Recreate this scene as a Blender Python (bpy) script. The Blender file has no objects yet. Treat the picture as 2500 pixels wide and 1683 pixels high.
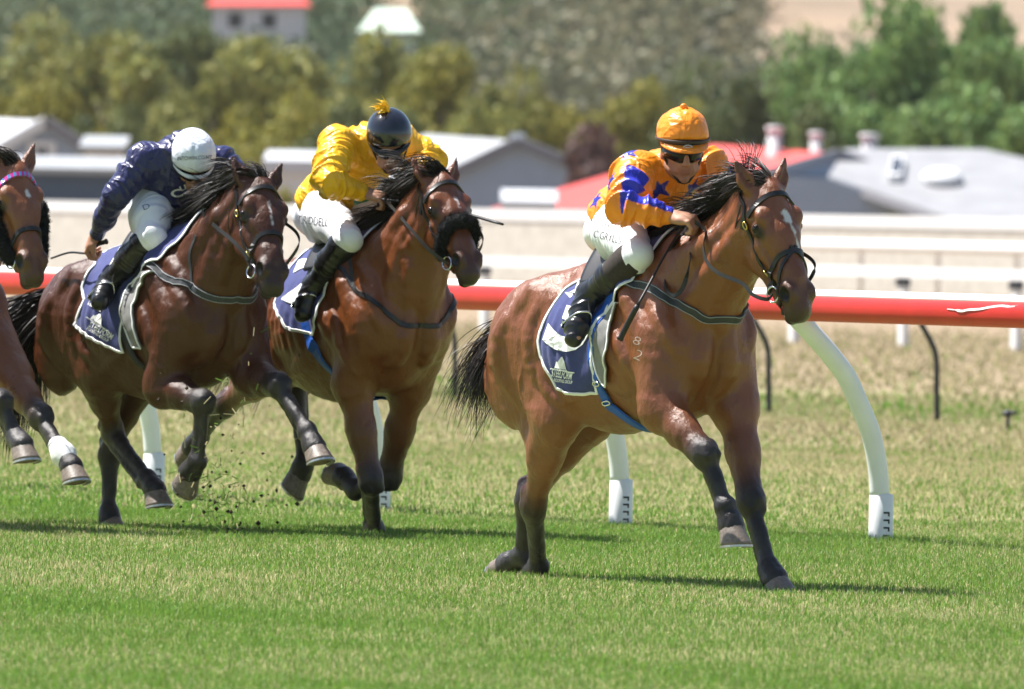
import bpy, bmesh, math, random
import numpy as np
from mathutils import Vector, Matrix
from mathutils.bvhtree import BVHTree

random.seed(7)
RNG = np.random.default_rng(11)
SC = bpy.context.scene
COL = SC.collection

# ------------------------------------------------------------------ camera, sky, sun, exposure
FPX, HCAM, HORIZ, ROLL = 29700.0, 1.647, 503.0, math.radians(1.0)
PITCH = math.atan((841.5 - HORIZ) / FPX)
_f = np.array([0, math.cos(PITCH), -math.sin(PITCH)])
_u0 = np.array([0, math.sin(PITCH), math.cos(PITCH)])
_r0 = np.array([1.0, 0, 0])
CR = math.cos(ROLL) * _r0 + math.sin(ROLL) * _u0
CU = math.cos(ROLL) * _u0 - math.sin(ROLL) * _r0
CF = _f
CPOS = np.array([0, 0, HCAM])
cd = bpy.data.cameras.new('camera')
cam = bpy.data.objects.new('camera', cd)
COL.objects.link(cam)
cd.sensor_width = 36.0
cd.lens = FPX * 36.0 / 2500.0
cd.clip_start, cd.clip_end = 1.0, 6000.0
cam.matrix_world = Matrix(((CR[0], CU[0], -CF[0], 0), (CR[1], CU[1], -CF[1], 0), (CR[2], CU[2], -CF[2], HCAM), (0, 0, 0, 1)))
cd.dof.use_dof = True
cd.dof.focus_distance = 54.5
cd.dof.aperture_fstop = 7.6
SC.camera = cam

SUN_EL, SUN_AZ = math.radians(61), math.radians(-66)      # azimuth measured from +Y towards +X
w = bpy.data.worlds.new('World')
SC.world = w
w.use_nodes = True
nt = w.node_tree
bg = nt.nodes['Background']
sky = nt.nodes.new('ShaderNodeTexSky')
sky.sky_type = 'NISHITA'
sky.sun_disc = False
sky.sun_elevation = SUN_EL
sky.sun_rotation = SUN_AZ
sky.air_density, sky.dust_density = 1.0, 1.0
nt.links.new(sky.outputs[0], bg.inputs[0])
bg.inputs[1].default_value = 0.066
sl = bpy.data.lights.new('sun', 'SUN')
sl.energy = 5.0
sl.angle = math.radians(0.53)
sl.color = (1.0, 0.965, 0.915)
sun = bpy.data.objects.new('sun', sl)
COL.objects.link(sun)
SDIR = np.array([math.sin(SUN_AZ) * math.cos(SUN_EL), math.cos(SUN_AZ) * math.cos(SUN_EL), math.sin(SUN_EL)])
sun.rotation_euler = Vector(SDIR).to_track_quat('Z', 'Y').to_euler()
sun.location = (0, 50, 60)
SC.view_settings.view_transform = 'Standard'
SC.view_settings.look = 'None'
SC.view_settings.exposure = 1.22
SC.view_settings.gamma = 1.0
SC.render.engine = 'CYCLES'
SC.cycles.max_bounces = 6
SC.cycles.volume_bounces = 1
SC.cycles.transparent_max_bounces = 8
SC.cycles.use_denoising = True

# ------------------------------------------------------------------ geometry of the view (used only to find where things stand)
def ray(px, py):
    return CF + CR * ((px - 1250.0) / FPX) + CU * ((841.5 - py) / FPX)

def at_depth(px, py, d):
    return CPOS + ray(px, py) * d

def ground(px, py, z=0.0):
    r = ray(px, py)
    return CPOS + r * ((z - HCAM) / r[2])

RAIL_PHI = math.radians(29.0)
RH = np.array([math.sin(RAIL_PHI), -math.cos(RAIL_PHI), 0])     # running direction of the rails
RL = np.array([math.cos(RAIL_PHI), math.sin(RAIL_PHI), 0])      # towards the infield

class Frame:
    """x forward, y to the animal's left, z up; the origin lies on the turf below the withers"""
    def __init__(s, px0, d0, phi):
        p = at_depth(px0, 841.5, d0)
        s.o = np.array([p[0], p[1], 0.0])
        s.phi = phi
        s.H = np.array([math.sin(phi), -math.cos(phi), 0])
        s.L = np.array([math.cos(phi), math.sin(phi), 0])
        s.R = np.array([s.H, s.L, [0, 0, 1.0]])
    def loc(s, p):
        return s.R @ (np.asarray(p, float) - s.o)
    def wor(s, p):
        return s.o + s.R.T @ np.asarray(p, float)
    def J(s, px, py, y):
        c, r = s.loc(CPOS), s.R @ ray(px, py)
        return c + r * ((y - c[1]) / r[1])
    def lray(s, px, py):
        r = s.R @ ray(px, py)
        return s.loc(CPOS), r / np.linalg.norm(r)
    def px(s, p):
        v = s.wor(p) - CPOS
        d = v @ CF
        return (1250 + FPX * (v @ CR) / d, 841.5 - FPX * (v @ CU) / d)

# ------------------------------------------------------------------ objects and tags
def empty(name, loc, rz=0.0, label=None, cat=None, group=None, parent=None):
    o = bpy.data.objects.new(name, None)
    COL.objects.link(o)
    o.location = tuple(loc)
    o.rotation_euler = (0, 0, rz)
    o.empty_display_size = 0.2
    if parent is not None: o.parent = parent
    return tag(o, label, cat, group)

def tag(o, label=None, cat=None, group=None, kind=None):
    if label: o['label'] = label
    if cat: o['category'] = cat
    if group: o['group'] = group
    if kind: o['kind'] = kind
    return o

def mesh_np(name, V, F, mat=None, parent=None, smooth=True, col=None):
    """V (n,3); F (m,k) array of one face size, or a list of such arrays"""
    me = bpy.data.meshes.new(name)
    V = np.asarray(V, np.float32)
    Fs = F if isinstance(F, list) else [F]
    Fs = [np.asarray(f, np.int32) for f in Fs if len(f)]
    loops = np.concatenate([f.ravel() for f in Fs])
    tot = np.concatenate([np.full(len(f), f.shape[1], np.int32) for f in Fs])
    me.vertices.add(len(V)); me.vertices.foreach_set('co', V.ravel())
    me.loops.add(len(loops)); me.loops.foreach_set('vertex_index', loops)
    me.polygons.add(len(tot))
    st = np.zeros(len(tot), np.int32); st[1:] = np.cumsum(tot)[:-1]
    me.polygons.foreach_set('loop_start', st)
    me.polygons.foreach_set('loop_total', tot)
    me.polygons.foreach_set('use_smooth', np.full(len(tot), bool(smooth)))
    if col is not None:
        a = me.color_attributes.new('col', 'FLOAT_COLOR', 'POINT')
        c = np.ones((len(V), 4), np.float32); c[:, :3] = col
        a.data.foreach_set('color', c.ravel())
    me.update(calc_edges=True)
    me.validate()
    if mat is not None: me.materials.append(mat)
    o = bpy.data.objects.new(name, me)
    COL.objects.link(o)
    if parent is not None: o.parent = parent
    return o

def bvh_of(o):
    me = o.data; co = np.zeros(len(me.vertices) * 3); me.vertices.foreach_get('co', co)
    return BVHTree.FromPolygons(co.reshape(-1, 3).tolist(), [tuple(p.vertices) for p in me.polygons])

class MB:
    """collects simple closed shapes into one mesh"""
    def __init__(s): s.v, s.f, s.c = [], [], []
    def n(s): return len(s.v)
    def box(s, x0, x1, y0, y1, z0, z1, M=None):
        b = s.n()
        for x in (x0, x1):
            for y in (y0, y1):
                for z in (z0, z1):
                    p = np.array([x, y, z], float)
                    s.v.append(M @ p if M is not None else p)
        for q in ((0, 1, 3, 2), (4, 6, 7, 5), (0, 4, 5, 1), (2, 3, 7, 6), (0, 2, 6, 4), (1, 5, 7, 3)):
            s.f.append([b + i for i in q])
    def poly(s, pts):
        b = s.n(); s.v += [np.asarray(p, float) for p in pts]; s.f.append(list(range(b, b + len(pts))))
    def prism(s, ring0, ring1):
        """closed solid between two matching rings"""
        b, k = s.n(), len(ring0)
        s.v += [np.asarray(p, float) for p in ring0] + [np.asarray(p, float) for p in ring1]
        for i in range(k):
            j = (i + 1) % k
            s.f.append([b + i, b + j, b + k + j, b + k + i])
        s.f.append([b + i for i in range(k)][::-1]); s.f.append([b + k + i for i in range(k)])
    def tube(s, pts, rad, seg=8, flat=None, ref=None):
        """swept tube with round (or elliptic) section; rad: number or list"""
        P = np.asarray(pts, float); n = len(P)
        R = np.full(n, rad, float) if np.isscalar(rad) else np.asarray(rad, float)
        T = np.gradient(P, axis=0); T /= np.linalg.norm(T, axis=1)[:, None] + 1e-12
        u = np.array(ref if ref is not None else [0, 0, 1.0], float)
        if abs(u @ T[0]) > .95: u = np.array([1.0, 0, 0])
        b = s.n(); fl = flat if flat is not None else 1.0
        for i in range(n):
            u = u - T[i] * (u @ T[i]); u /= np.linalg.norm(u) + 1e-12
            w_ = np.cross(T[i], u)
            for k in range(seg):
                a = 2 * math.pi * k / seg
                s.v.append(P[i] + R[i] * (math.cos(a) * u * fl + math.sin(a) * w_))
        for i in range(n - 1):
            for k in range(seg):
                k2 = (k + 1) % seg
                s.f.append([b + i * seg + k, b + i * seg + k2, b + (i + 1) * seg + k2, b + (i + 1) * seg + k])
        s.f.append([b + k for k in range(seg)][::-1]); s.f.append([b + (n - 1) * seg + k for k in range(seg)])
    def ribbon(s, pts, nrm, width, thick):
        """strap: rectangular section, flat side along nrm"""
        P = np.asarray(pts, float); N = np.asarray(nrm, float); n = len(P)
        W = np.full(n, width, float) if np.isscalar(width) else np.asarray(width, float)
        T = np.gradient(P, axis=0); T /= np.linalg.norm(T, axis=1)[:, None] + 1e-12
        b = s.n()
        for i in range(n):
            nn = N[i] - T[i] * (N[i] @ T[i]); nn /= np.linalg.norm(nn) + 1e-12
            sd = np.cross(T[i], nn) * W[i] / 2
            for a, t in ((-1, 0), (-.85, 1), (.85, 1), (1, 0)):
                s.v.append(P[i] + a * sd + nn * (thick * t - thick * .3))
        for i in range(n - 1):
            for k in range(4):
                k2 = (k + 1) % 4
                s.f.append([b + i * 4 + k, b + (i + 1) * 4 + k, b + (i + 1) * 4 + k2, b + i * 4 + k2])
        s.f.append([b + 3, b + 2, b + 1, b]); e = b + (n - 1) * 4; s.f.append([e, e + 1, e + 2, e + 3])
    def ell(s, c, r, seg=12, rings=8, A=None):
        b = s.n(); c = np.asarray(c, float)
        A = np.eye(3) if A is None else np.asarray(A, float)
        for i in range(1, rings):
            t = math.pi * i / rings
            for k in range(seg):
                a = 2 * math.pi * k / seg
                q = np.array([r[0] * math.sin(t) * math.cos(a), r[1] * math.sin(t) * math.sin(a), r[2] * math.cos(t)])
                s.v.append(c + A.T @ q)
        t0 = s.n(); s.v.append(c + A.T @ np.array([0, 0, r[2]])); s.v.append(c - A.T @ np.array([0, 0, r[2]]))
        for i in range(rings - 2):
            for k in range(seg):
                k2 = (k + 1) % seg
                s.f.append([b + i * seg + k, b + (i + 1) * seg + k, b + (i + 1) * seg + k2, b + i * seg + k2])
        for k in range(seg):
            k2 = (k + 1) % seg
            s.f.append([t0, b + k, b + k2]); s.f.append([t0 + 1, b + (rings - 2) * seg + k2, b + (rings - 2) * seg + k])
    def build(s, name, mat, parent=None, smooth=True, bevel=0):
        me = bpy.data.meshes.new(name)
        me.from_pydata([tuple(p) for p in s.v], [], s.f)
        me.polygons.foreach_set('use_smooth', [smooth] * len(me.polygons))
        if mat is not None: me.materials.append(mat)
        me.update()
        o = bpy.data.objects.new(name, me); COL.objects.link(o)
        if parent is not None: o.parent = parent
        if bevel:
            m = o.modifiers.new('bevel', 'BEVEL'); m.width = bevel; m.segments = 2; m.limit_method = 'ANGLE'
        return o

# ------------------------------------------------------------------ noise on arrays
_LAT = RNG.random((32, 32, 32)).astype(np.float32)
def vnoise(P, scale=1.0):
    q = np.asarray(P, np.float32) * scale + 100.0
    i = np.floor(q).astype(np.int32); f = q - i
    f = f * f * (3 - 2 * f)
    i0, i1 = i & 31, (i + 1) & 31
    def L(a, b, c): return _LAT[a[:, 0], b[:, 1], c[:, 2]]
    x, y, z = f[:, 0], f[:, 1], f[:, 2]
    c00 = L(i0, i0, i0) * (1 - x) + L(i1, i0, i0) * x
    c10 = L(i0, i1, i0) * (1 - x) + L(i1, i1, i0) * x
    c01 = L(i0, i0, i1) * (1 - x) + L(i1, i0, i1) * x
    c11 = L(i0, i1, i1) * (1 - x) + L(i1, i1, i1) * x
    return (c00 * (1 - y) + c10 * y) * (1 - z) + (c01 * (1 - y) + c11 * y) * z
def fnoise(P, scale, octv=3):
    r = 0; a = 1.0; t = 0
    for k in range(octv):
        r = r + a * vnoise(P, scale * 2 ** k); t += a; a *= .5
    return r / t

# ------------------------------------------------------------------ smooth solids: blended limbs and muscles, meshed once as one skin
class Solid:
    def __init__(s): s.p = []
    def cone(s, a, b, ra, rb, k=.03, flat=None, fs=1.0, col=None, op=1):
        a, b = np.asarray(a, float), np.asarray(b, float)
        n = None if flat is None else np.asarray(flat, float) / np.linalg.norm(flat)
        m = max(ra, rb) * max(1, fs)
        s.p.append(dict(t=0, a=a, b=b, ra=ra, rb=rb, k=k, n=n, fs=fs, col=col, op=op, lo=np.minimum(a, b) - m, hi=np.maximum(a, b) + m))
        return s
    def chain(s, pts, rad, **kw):
        for i in range(len(pts) - 1): s.cone(pts[i], pts[i + 1], rad[i], rad[i + 1], **kw)
    def ell(s, c, r, A=None, k=.03, col=None, op=1):
        c, r = np.asarray(c, float), np.asarray(r, float)
        A = np.eye(3) if A is None else np.asarray(A, float)
        ext = np.sqrt(((A * r[:, None]) ** 2).sum(0))
        s.p.append(dict(t=1, c=c, r=r, A=A, k=k, col=col, op=op, lo=c - ext, hi=c + ext))
        return s
    def ball(s, c, r, **kw): return s.ell(c, (r, r, r), **kw)
    @staticmethod
    def dist(p, P):
        if p['t'] == 1:
            q = (P - p['c'].astype(P.dtype)) @ (p['A'].T / p['r']).astype(P.dtype)
            k0 = np.sqrt((q * q).sum(-1)) + 1e-6
            q2 = q / p['r'].astype(P.dtype)
            return k0 * (k0 - 1) / (np.sqrt((q2 * q2).sum(-1)) + 1e-6)
        a, b, n = p['a'], p['b'], p['n']
        v, ba = P - a.astype(P.dtype), b - a
        if n is not None:
            g = 1 / p['fs'] - 1
            nn = n.astype(P.dtype)
            v = v + (v @ nn)[..., None] * (nn * P.dtype.type(g)); ba = ba + g * (ba @ n) * n
        ba = ba.astype(P.dtype)
        t = np.clip((v @ ba) / max(float(ba @ ba), 1e-9), 0, 1)
        w_ = v - t[..., None] * ba
        l = np.sqrt((w_ * w_).sum(-1)) + 1e-7
        d = l - (p['ra'] + t * (p['rb'] - p['ra'])).astype(P.dtype)
        if n is not None:
            gn = (w_ @ nn) / l
            d = d / np.sqrt(1 + (1 / p['fs'] ** 2 - 1) * gn * gn)
        return d
    @staticmethod
    def mix(D, d, k, op):
        if op > 0:
            h = np.clip(.5 + .5 * (D - d) / k, 0, 1)
            return D * (1 - h) + d * h - k * h * (1 - h)
        h = np.clip(.5 - .5 * (D + d) / k, 0, 1)
        return D * (1 - h) - d * h + k * h * (1 - h)
    def sdf(s, P):
        P = np.asarray(P, np.float64)
        sh = P.shape[:-1]; Q = P.reshape(-1, 3); D = np.full(len(Q), 1.0)
        lo, hi = Q.min(0) - .16, Q.max(0) + .16
        for p in s.p:
            if (p['hi'] < lo).any() or (p['lo'] > hi).any(): continue
            m = ((Q > p['lo'] - .16) & (Q < p['hi'] + .16)).all(1)
            c = m.sum()
            if c == 0: continue
            if c > .7 * len(Q): D = s.mix(D, s.dist(p, Q), p['k'], p['op'])
            else: D[m] = s.mix(D[m], s.dist(p, Q[m]), p['k'], p['op'])
        return D.reshape(sh)
    def grad(s, P, e=.004):
        g = np.stack([s.sdf(P + np.eye(3)[i] * e) - s.sdf(P - np.eye(3)[i] * e) for i in range(3)], -1)
        return g / (np.linalg.norm(g, axis=-1, keepdims=True) + 1e-9)
    def snap(s, P, off=0.0, it=5):
        P = np.array(P, float).reshape(-1, 3)
        for _ in range(it): P = P - s.grad(P) * (s.sdf(P) - off)[:, None]
        return P
    def hit(s, c, r, t0, t1):
        """first point along a ray; where it misses, the nearest approach"""
        ts = np.linspace(t0, t1, 360)
        P = c + r * ts[:, None]
        D = s.sdf(P)
        i = np.argmax(D < 0) if (D < 0).any() else np.argmin(D)
        return P[i]
    def mesh(s, h, pad=None):
        lo = np.min([p['lo'] for p in s.p if p['op'] > 0], 0) - 4 * h
        hi = np.max([p['hi'] for p in s.p if p['op'] > 0], 0) + 4 * h
        n = np.ceil((hi - lo) / h).astype(int) + 1
        D = np.full(tuple(n), .2, np.float32)
        ax = [lo[i] + h * np.arange(n[i]) for i in range(3)]
        for p in s.p:
            m = p['k'] + 3 * h
            i0 = np.maximum(np.floor((p['lo'] - m - lo) / h).astype(int), 0)
            i1 = np.minimum(np.ceil((p['hi'] + m - lo) / h).astype(int) + 1, n)
            if (i1 <= i0).any(): continue
            g = np.stack(np.meshgrid(*[ax[i][i0[i]:i1[i]] for i in range(3)], indexing='ij'), -1).astype(np.float32)
            sl_ = tuple(slice(i0[i], i1[i]) for i in range(3))
            D[sl_] = s.mix(D[sl_], s.dist(p, g), np.float32(p['k']), p['op'])
        return nets(D, lo, h)
    def paint(s, V, base, tau=.012):
        """surface colour from the colour given to the nearest limb"""
        dm = np.full(len(V), 9.0); ds = []
        V = np.asarray(V, np.float32)
        for p in s.p:
            if p['op'] < 0: ds.append(None); continue
            d = s.dist(p, V); ds.append(d); dm = np.minimum(dm, d)
        W = np.zeros(len(V)); C = np.zeros((len(V), 3))
        for p, d in zip(s.p, ds):
            if d is None: continue
            w_ = np.exp(-np.clip((d - dm) / tau, 0, 30)); W += w_
            C += w_[:, None] * (np.asarray(p['col'] if p['col'] is not None else base, float))
        return C / W[:, None]

def nets(D, lo, h):
    S = D < 0
    nx, ny, nz = D.shape
    c = np.zeros((nx - 1, ny - 1, nz - 1), np.uint8)
    for i in (0, 1):
        for j in (0, 1):
            for k in (0, 1): c += S[i:nx - 1 + i, j:ny - 1 + j, k:nz - 1 + k]
    mask = (c > 0) & (c < 8)
    idx = np.argwhere(mask)
    cor = {}
    for i in (0, 1):
        for j in (0, 1):
            for k in (0, 1): cor[i, j, k] = D[idx[:, 0] + i, idx[:, 1] + j, idx[:, 2] + k]
    acc = np.zeros((len(idx), 3)); cnt = np.zeros(len(idx))
    cs = list(cor)
    for a in cs:
        for b in cs:
            df = [b[q] - a[q] for q in range(3)]
            if sum(abs(x) for x in df) == 1 and sum(df) == 1:
                va, vb = cor[a], cor[b]
                m = (va < 0) != (vb < 0)
                t = np.where(m, va / np.where(m, va - vb, 1), 0)
                for q in range(3): acc[:, q] += np.where(m, a[q] + t * df[q], 0)
                cnt += m
    V = lo + h * (idx + acc / cnt[:, None])
    vid = np.full(mask.shape, -1, np.int32); vid[mask] = np.arange(len(idx))
    F = []
    for axis in range(3):
        sa = [slice(None)] * 3; sb = [slice(None)] * 3
        sa[axis] = slice(0, -1); sb[axis] = slice(1, None)
        ch = S[tuple(sa)] != S[tuple(sb)]
        e = np.argwhere(ch)
        o1, o2 = [q for q in range(3) if q != axis]
        ok = (e[:, o1] > 0) & (e[:, o2] > 0) & (e[:, o1] < D.shape[o1] - 1) & (e[:, o2] < D.shape[o2] - 1)
        e = e[ok]
        def cell(d1, d2):
            q = e.copy(); q[:, o1] += d1; q[:, o2] += d2
            return vid[q[:, 0], q[:, 1], q[:, 2]]
        quad = np.stack([cell(-1, -1), cell(0, -1), cell(0, 0), cell(-1, 0)], 1)
        ins = S[e[:, 0], e[:, 1], e[:, 2]]
        flip = ins if axis != 1 else ~ins
        quad = np.where(flip[:, None], quad, quad[:, ::-1])
        F.append(quad)
    return V, np.concatenate(F)

def relax(V, F, it=1, lam=.5):
    for _ in range(it):
        A = np.zeros_like(V); n = np.zeros(len(V))
        for a in range(4):
            b = (a + 1) % 4
            np.add.at(A, F[:, a], V[F[:, b]]); np.add.at(n, F[:, a], 1)
            np.add.at(A, F[:, b], V[F[:, a]]); np.add.at(n, F[:, b], 1)
        V = V + lam * (A / n[:, None] - V)
    return V

def vnormals(V, F):
    n = np.cross(V[F[:, 2]] - V[F[:, 0]], V[F[:, 3]] - V[F[:, 1]])
    N = np.zeros_like(V)
    for a in range(4): np.add.at(N, F[:, a], n)
    return N / (np.linalg.norm(N, axis=1)[:, None] + 1e-12)

def smooth_path(P, n=40):
    """Catmull-Rom through the points"""
    P = np.asarray(P, float)
    Q = np.concatenate([[2 * P[0] - P[1]], P, [2 * P[-1] - P[-2]]])
    m = len(P) - 1; out = []
    for u in np.linspace(0, m - 1e-6, n):
        i = int(u); t = u - i
        a, b, c, d = Q[i], Q[i + 1], Q[i + 2], Q[i + 3]
        out.append(.5 * ((2 * b) + (c - a) * t + (2 * a - 5 * b + 4 * c - d) * t * t + (3 * b - a - 3 * c + d) * t ** 3))
    return np.array(out)

# ------------------------------------------------------------------ materials
def new_mat(name):
    m = bpy.data.materials.new(name); m.use_nodes = True
    return m, m.node_tree, m.node_tree.nodes['Principled BSDF']

def pmat(name, col, rough=.5, spec=.5, metal=0., var=.12, scale=30., bump=0., bscale=200., coat=0., attr=False, sheen=0., trans=0.):
    """plain surface: a base colour broken up by noise, optional fine relief; attr: colour comes from the mesh's own 'col'"""
    m, t, b = new_mat(name)
    N, Lk = t.nodes, t.links
    tc = N.new('ShaderNodeTexCoord')
    nz = N.new('ShaderNodeTexNoise'); nz.inputs['Scale'].default_value = scale; nz.inputs['Detail'].default_value = 4
    Lk.new(tc.outputs['Object'], nz.inputs['Vector'])
    mr = N.new('ShaderNodeMapRange'); mr.inputs[1].default_value = .25; mr.inputs[2].default_value = .75
    mr.inputs[3].default_value = 1 - var; mr.inputs[4].default_value = 1 + var
    Lk.new(nz.outputs['Fac'], mr.inputs[0])
    mx = N.new('ShaderNodeVectorMath'); mx.operation = 'SCALE'
    if attr:
        at = N.new('ShaderNodeAttribute'); at.attribute_name = 'col'; Lk.new(at.outputs['Color'], mx.inputs[0])
    else:
        mx.inputs[0].default_value = col[:3]
    Lk.new(mr.outputs[0], mx.inputs['Scale'])
    Lk.new(mx.outputs[0], b.inputs['Base Color'])
    b.inputs['Roughness'].default_value = rough
    b.inputs['Specular IOR Level'].default_value = spec
    b.inputs['Metallic'].default_value = metal
    b.inputs['Coat Weight'].default_value = coat
    b.inputs['Coat Roughness'].default_value = .15
    if sheen: b.inputs['Sheen Weight'].default_value = sheen
    if bump:
        n2 = N.new('ShaderNodeTexNoise'); n2.inputs['Scale'].default_value = bscale; n2.inputs['Detail'].default_value = 3
        Lk.new(tc.outputs['Object'], n2.inputs['Vector'])
        bp = N.new('ShaderNodeBump'); bp.inputs['Strength'].default_value = bump; bp.inputs['Distance'].default_value = .004
        Lk.new(n2.outputs['Fac'], bp.inputs['Height']); Lk.new(bp.outputs[0], b.inputs['Normal'])
    return m

def leaf_mat(name, col, var=.35, trans=.3, rough=.6):
    m, t, b = new_mat(name)
    N, Lk = t.nodes, t.links
    at = N.new('ShaderNodeAttribute'); at.attribute_name = 'col'
    mx = N.new('ShaderNodeMix'); mx.data_type = 'RGBA'; mx.blend_type = 'MULTIPLY'; mx.inputs[0].default_value = 1
    mx.inputs[6].default_value = (*col, 1)
    Lk.new(at.outputs['Color'], mx.inputs[7])
    Lk.new(mx.outputs[2], b.inputs['Base Color'])
    b.inputs['Roughness'].default_value = rough
    b.inputs['Specular IOR Level'].default_value = .3
    tr = N.new('ShaderNodeBsdfTranslucent'); Lk.new(mx.outputs[2], tr.inputs['Color'])
    ms = N.new('ShaderNodeMixShader'); ms.inputs[0].default_value = trans
    Lk.new(b.outputs[0], ms.inputs[1]); Lk.new(tr.outputs[0], ms.inputs[2])
    Lk.new(ms.outputs[0], N['Material Output'].inputs[0])
    return m

def coat_mat():
    m, t, b = new_mat('horse_coat')
    N, Lk = t.nodes, t.links
    at = N.new('ShaderNodeAttribute'); at.attribute_name = 'col'
    tc = N.new('ShaderNodeTexCoord')
    mp = N.new('ShaderNodeMapping'); mp.inputs['Scale'].default_value = (60, 60, 14)
    Lk.new(tc.outputs['Object'], mp.inputs[0])
    nz = N.new('ShaderNodeTexNoise'); nz.inputs['Scale'].default_value = 4; nz.inputs['Detail'].default_value = 6; nz.inputs['Roughness'].default_value = .7
    Lk.new(mp.outputs[0], nz.inputs['Vector'])
    n3 = N.new('ShaderNodeTexNoise'); n3.inputs['Scale'].default_value = 7; n3.inputs['Detail'].default_value = 5
    Lk.new(tc.outputs['Object'], n3.inputs['Vector'])
    ad = N.new('ShaderNodeMath'); ad.operation = 'ADD'
    Lk.new(nz.outputs['Fac'], ad.inputs[0]); Lk.new(n3.outputs['Fac'], ad.inputs[1])
    mr = N.new('ShaderNodeMapRange'); mr.inputs[1].default_value = .6; mr.inputs[2].default_value = 1.4; mr.inputs[3].default_value = .84; mr.inputs[4].default_value = 1.16
    Lk.new(ad.outputs[0], mr.inputs[0])
    mx = N.new('ShaderNodeVectorMath'); mx.operation = 'SCALE'
    Lk.new(at.outputs['Color'], mx.inputs[0]); Lk.new(mr.outputs[0], mx.inputs['Scale'])
    Lk.new(mx.outputs[0], b.inputs['Base Color'])
    r2 = N.new('ShaderNodeMapRange'); r2.inputs[1].default_value = .3; r2.inputs[2].default_value = .7; r2.inputs[3].default_value = .26; r2.inputs[4].default_value = .42
    Lk.new(n3.outputs['Fac'], r2.inputs[0]); Lk.new(r2.outputs[0], b.inputs['Roughness'])
    b.inputs['Specular IOR Level'].default_value = .40
    lum = N.new('ShaderNodeMapRange'); lum.inputs[1].default_value = .02; lum.inputs[2].default_value = .12; lum.inputs[3].default_value = .32; lum.inputs[4].default_value = .85
    Lk.new(at.outputs['Fac'], lum.inputs[0]); Lk.new(lum.outputs[0], b.inputs['Specular IOR Level'])
    bp = N.new('ShaderNodeBump'); bp.inputs['Strength'].default_value = .28; bp.inputs['Distance'].default_value = .012
    Lk.new(nz.outputs['Fac'], bp.inputs['Height'])
    m2 = N.new('ShaderNodeMapping'); m2.inputs['Scale'].default_value = (34, 34, 17); Lk.new(tc.outputs['Object'], m2.inputs[0])
    n4 = N.new('ShaderNodeTexNoise'); n4.inputs['Scale'].default_value = 1; n4.inputs['Detail'].default_value = 5; n4.inputs['Roughness'].default_value = .62; n4.inputs['Distortion'].default_value = .4; Lk.new(m2.outputs[0], n4.inputs['Vector'])
    b2 = N.new('ShaderNodeBump'); b2.inputs['Strength'].default_value = .42; b2.inputs['Distance'].default_value = .016
    Lk.new(n4.outputs['Fac'], b2.inputs['Height']); Lk.new(bp.outputs[0], b2.inputs['Normal']); Lk.new(b2.outputs[0], b.inputs['Normal'])
    return m

M_COAT = coat_mat()
M_HAIR = pmat('black_horsehair', (.012, .010, .010), .5, .3, var=.2, scale=90, attr=True)
M_HAIRDARK = pmat('tail_dock_hair', (.012, .010, .010), .5, .4)
M_HOOF = pmat('horn_hoof', (.17, .135, .11), .45, .5, var=.35, scale=60, bump=.3, bscale=150)
M_SHOE = pmat('worn_aluminium', (.55, .55, .56), .4, .5, metal=.9, var=.2)
M_EYE = pmat('dark_eye', (.010, .006, .004), .10, .35, var=.0)
# ------------------------------------------------------------------ race horses
BAY = np.array([.225, .068, .020])
BLACK = np.array([.022, .019, .019])

def unit(v):
    v = np.asarray(v, float); return v / (np.linalg.norm(v) + 1e-12)

HK = np.array([1.0, 1.10, 1.16])
def head_frame(F, cfg):
    P = F.J(*cfg['poll']); Mz = F.J(*cfg['nose'])
    e1 = unit(Mz - P)
    side = np.array([0, 1.0, 0])
    yw = cfg.get('face_yaw', 0.0)
    side = np.array([-math.sin(yw), math.cos(yw), 0])
    e3 = unit(side - e1 * (side @ e1)); e2 = np.cross(e1, e3)
    return P, e1, e2, e3, np.linalg.norm(Mz - P) / .62

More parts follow.
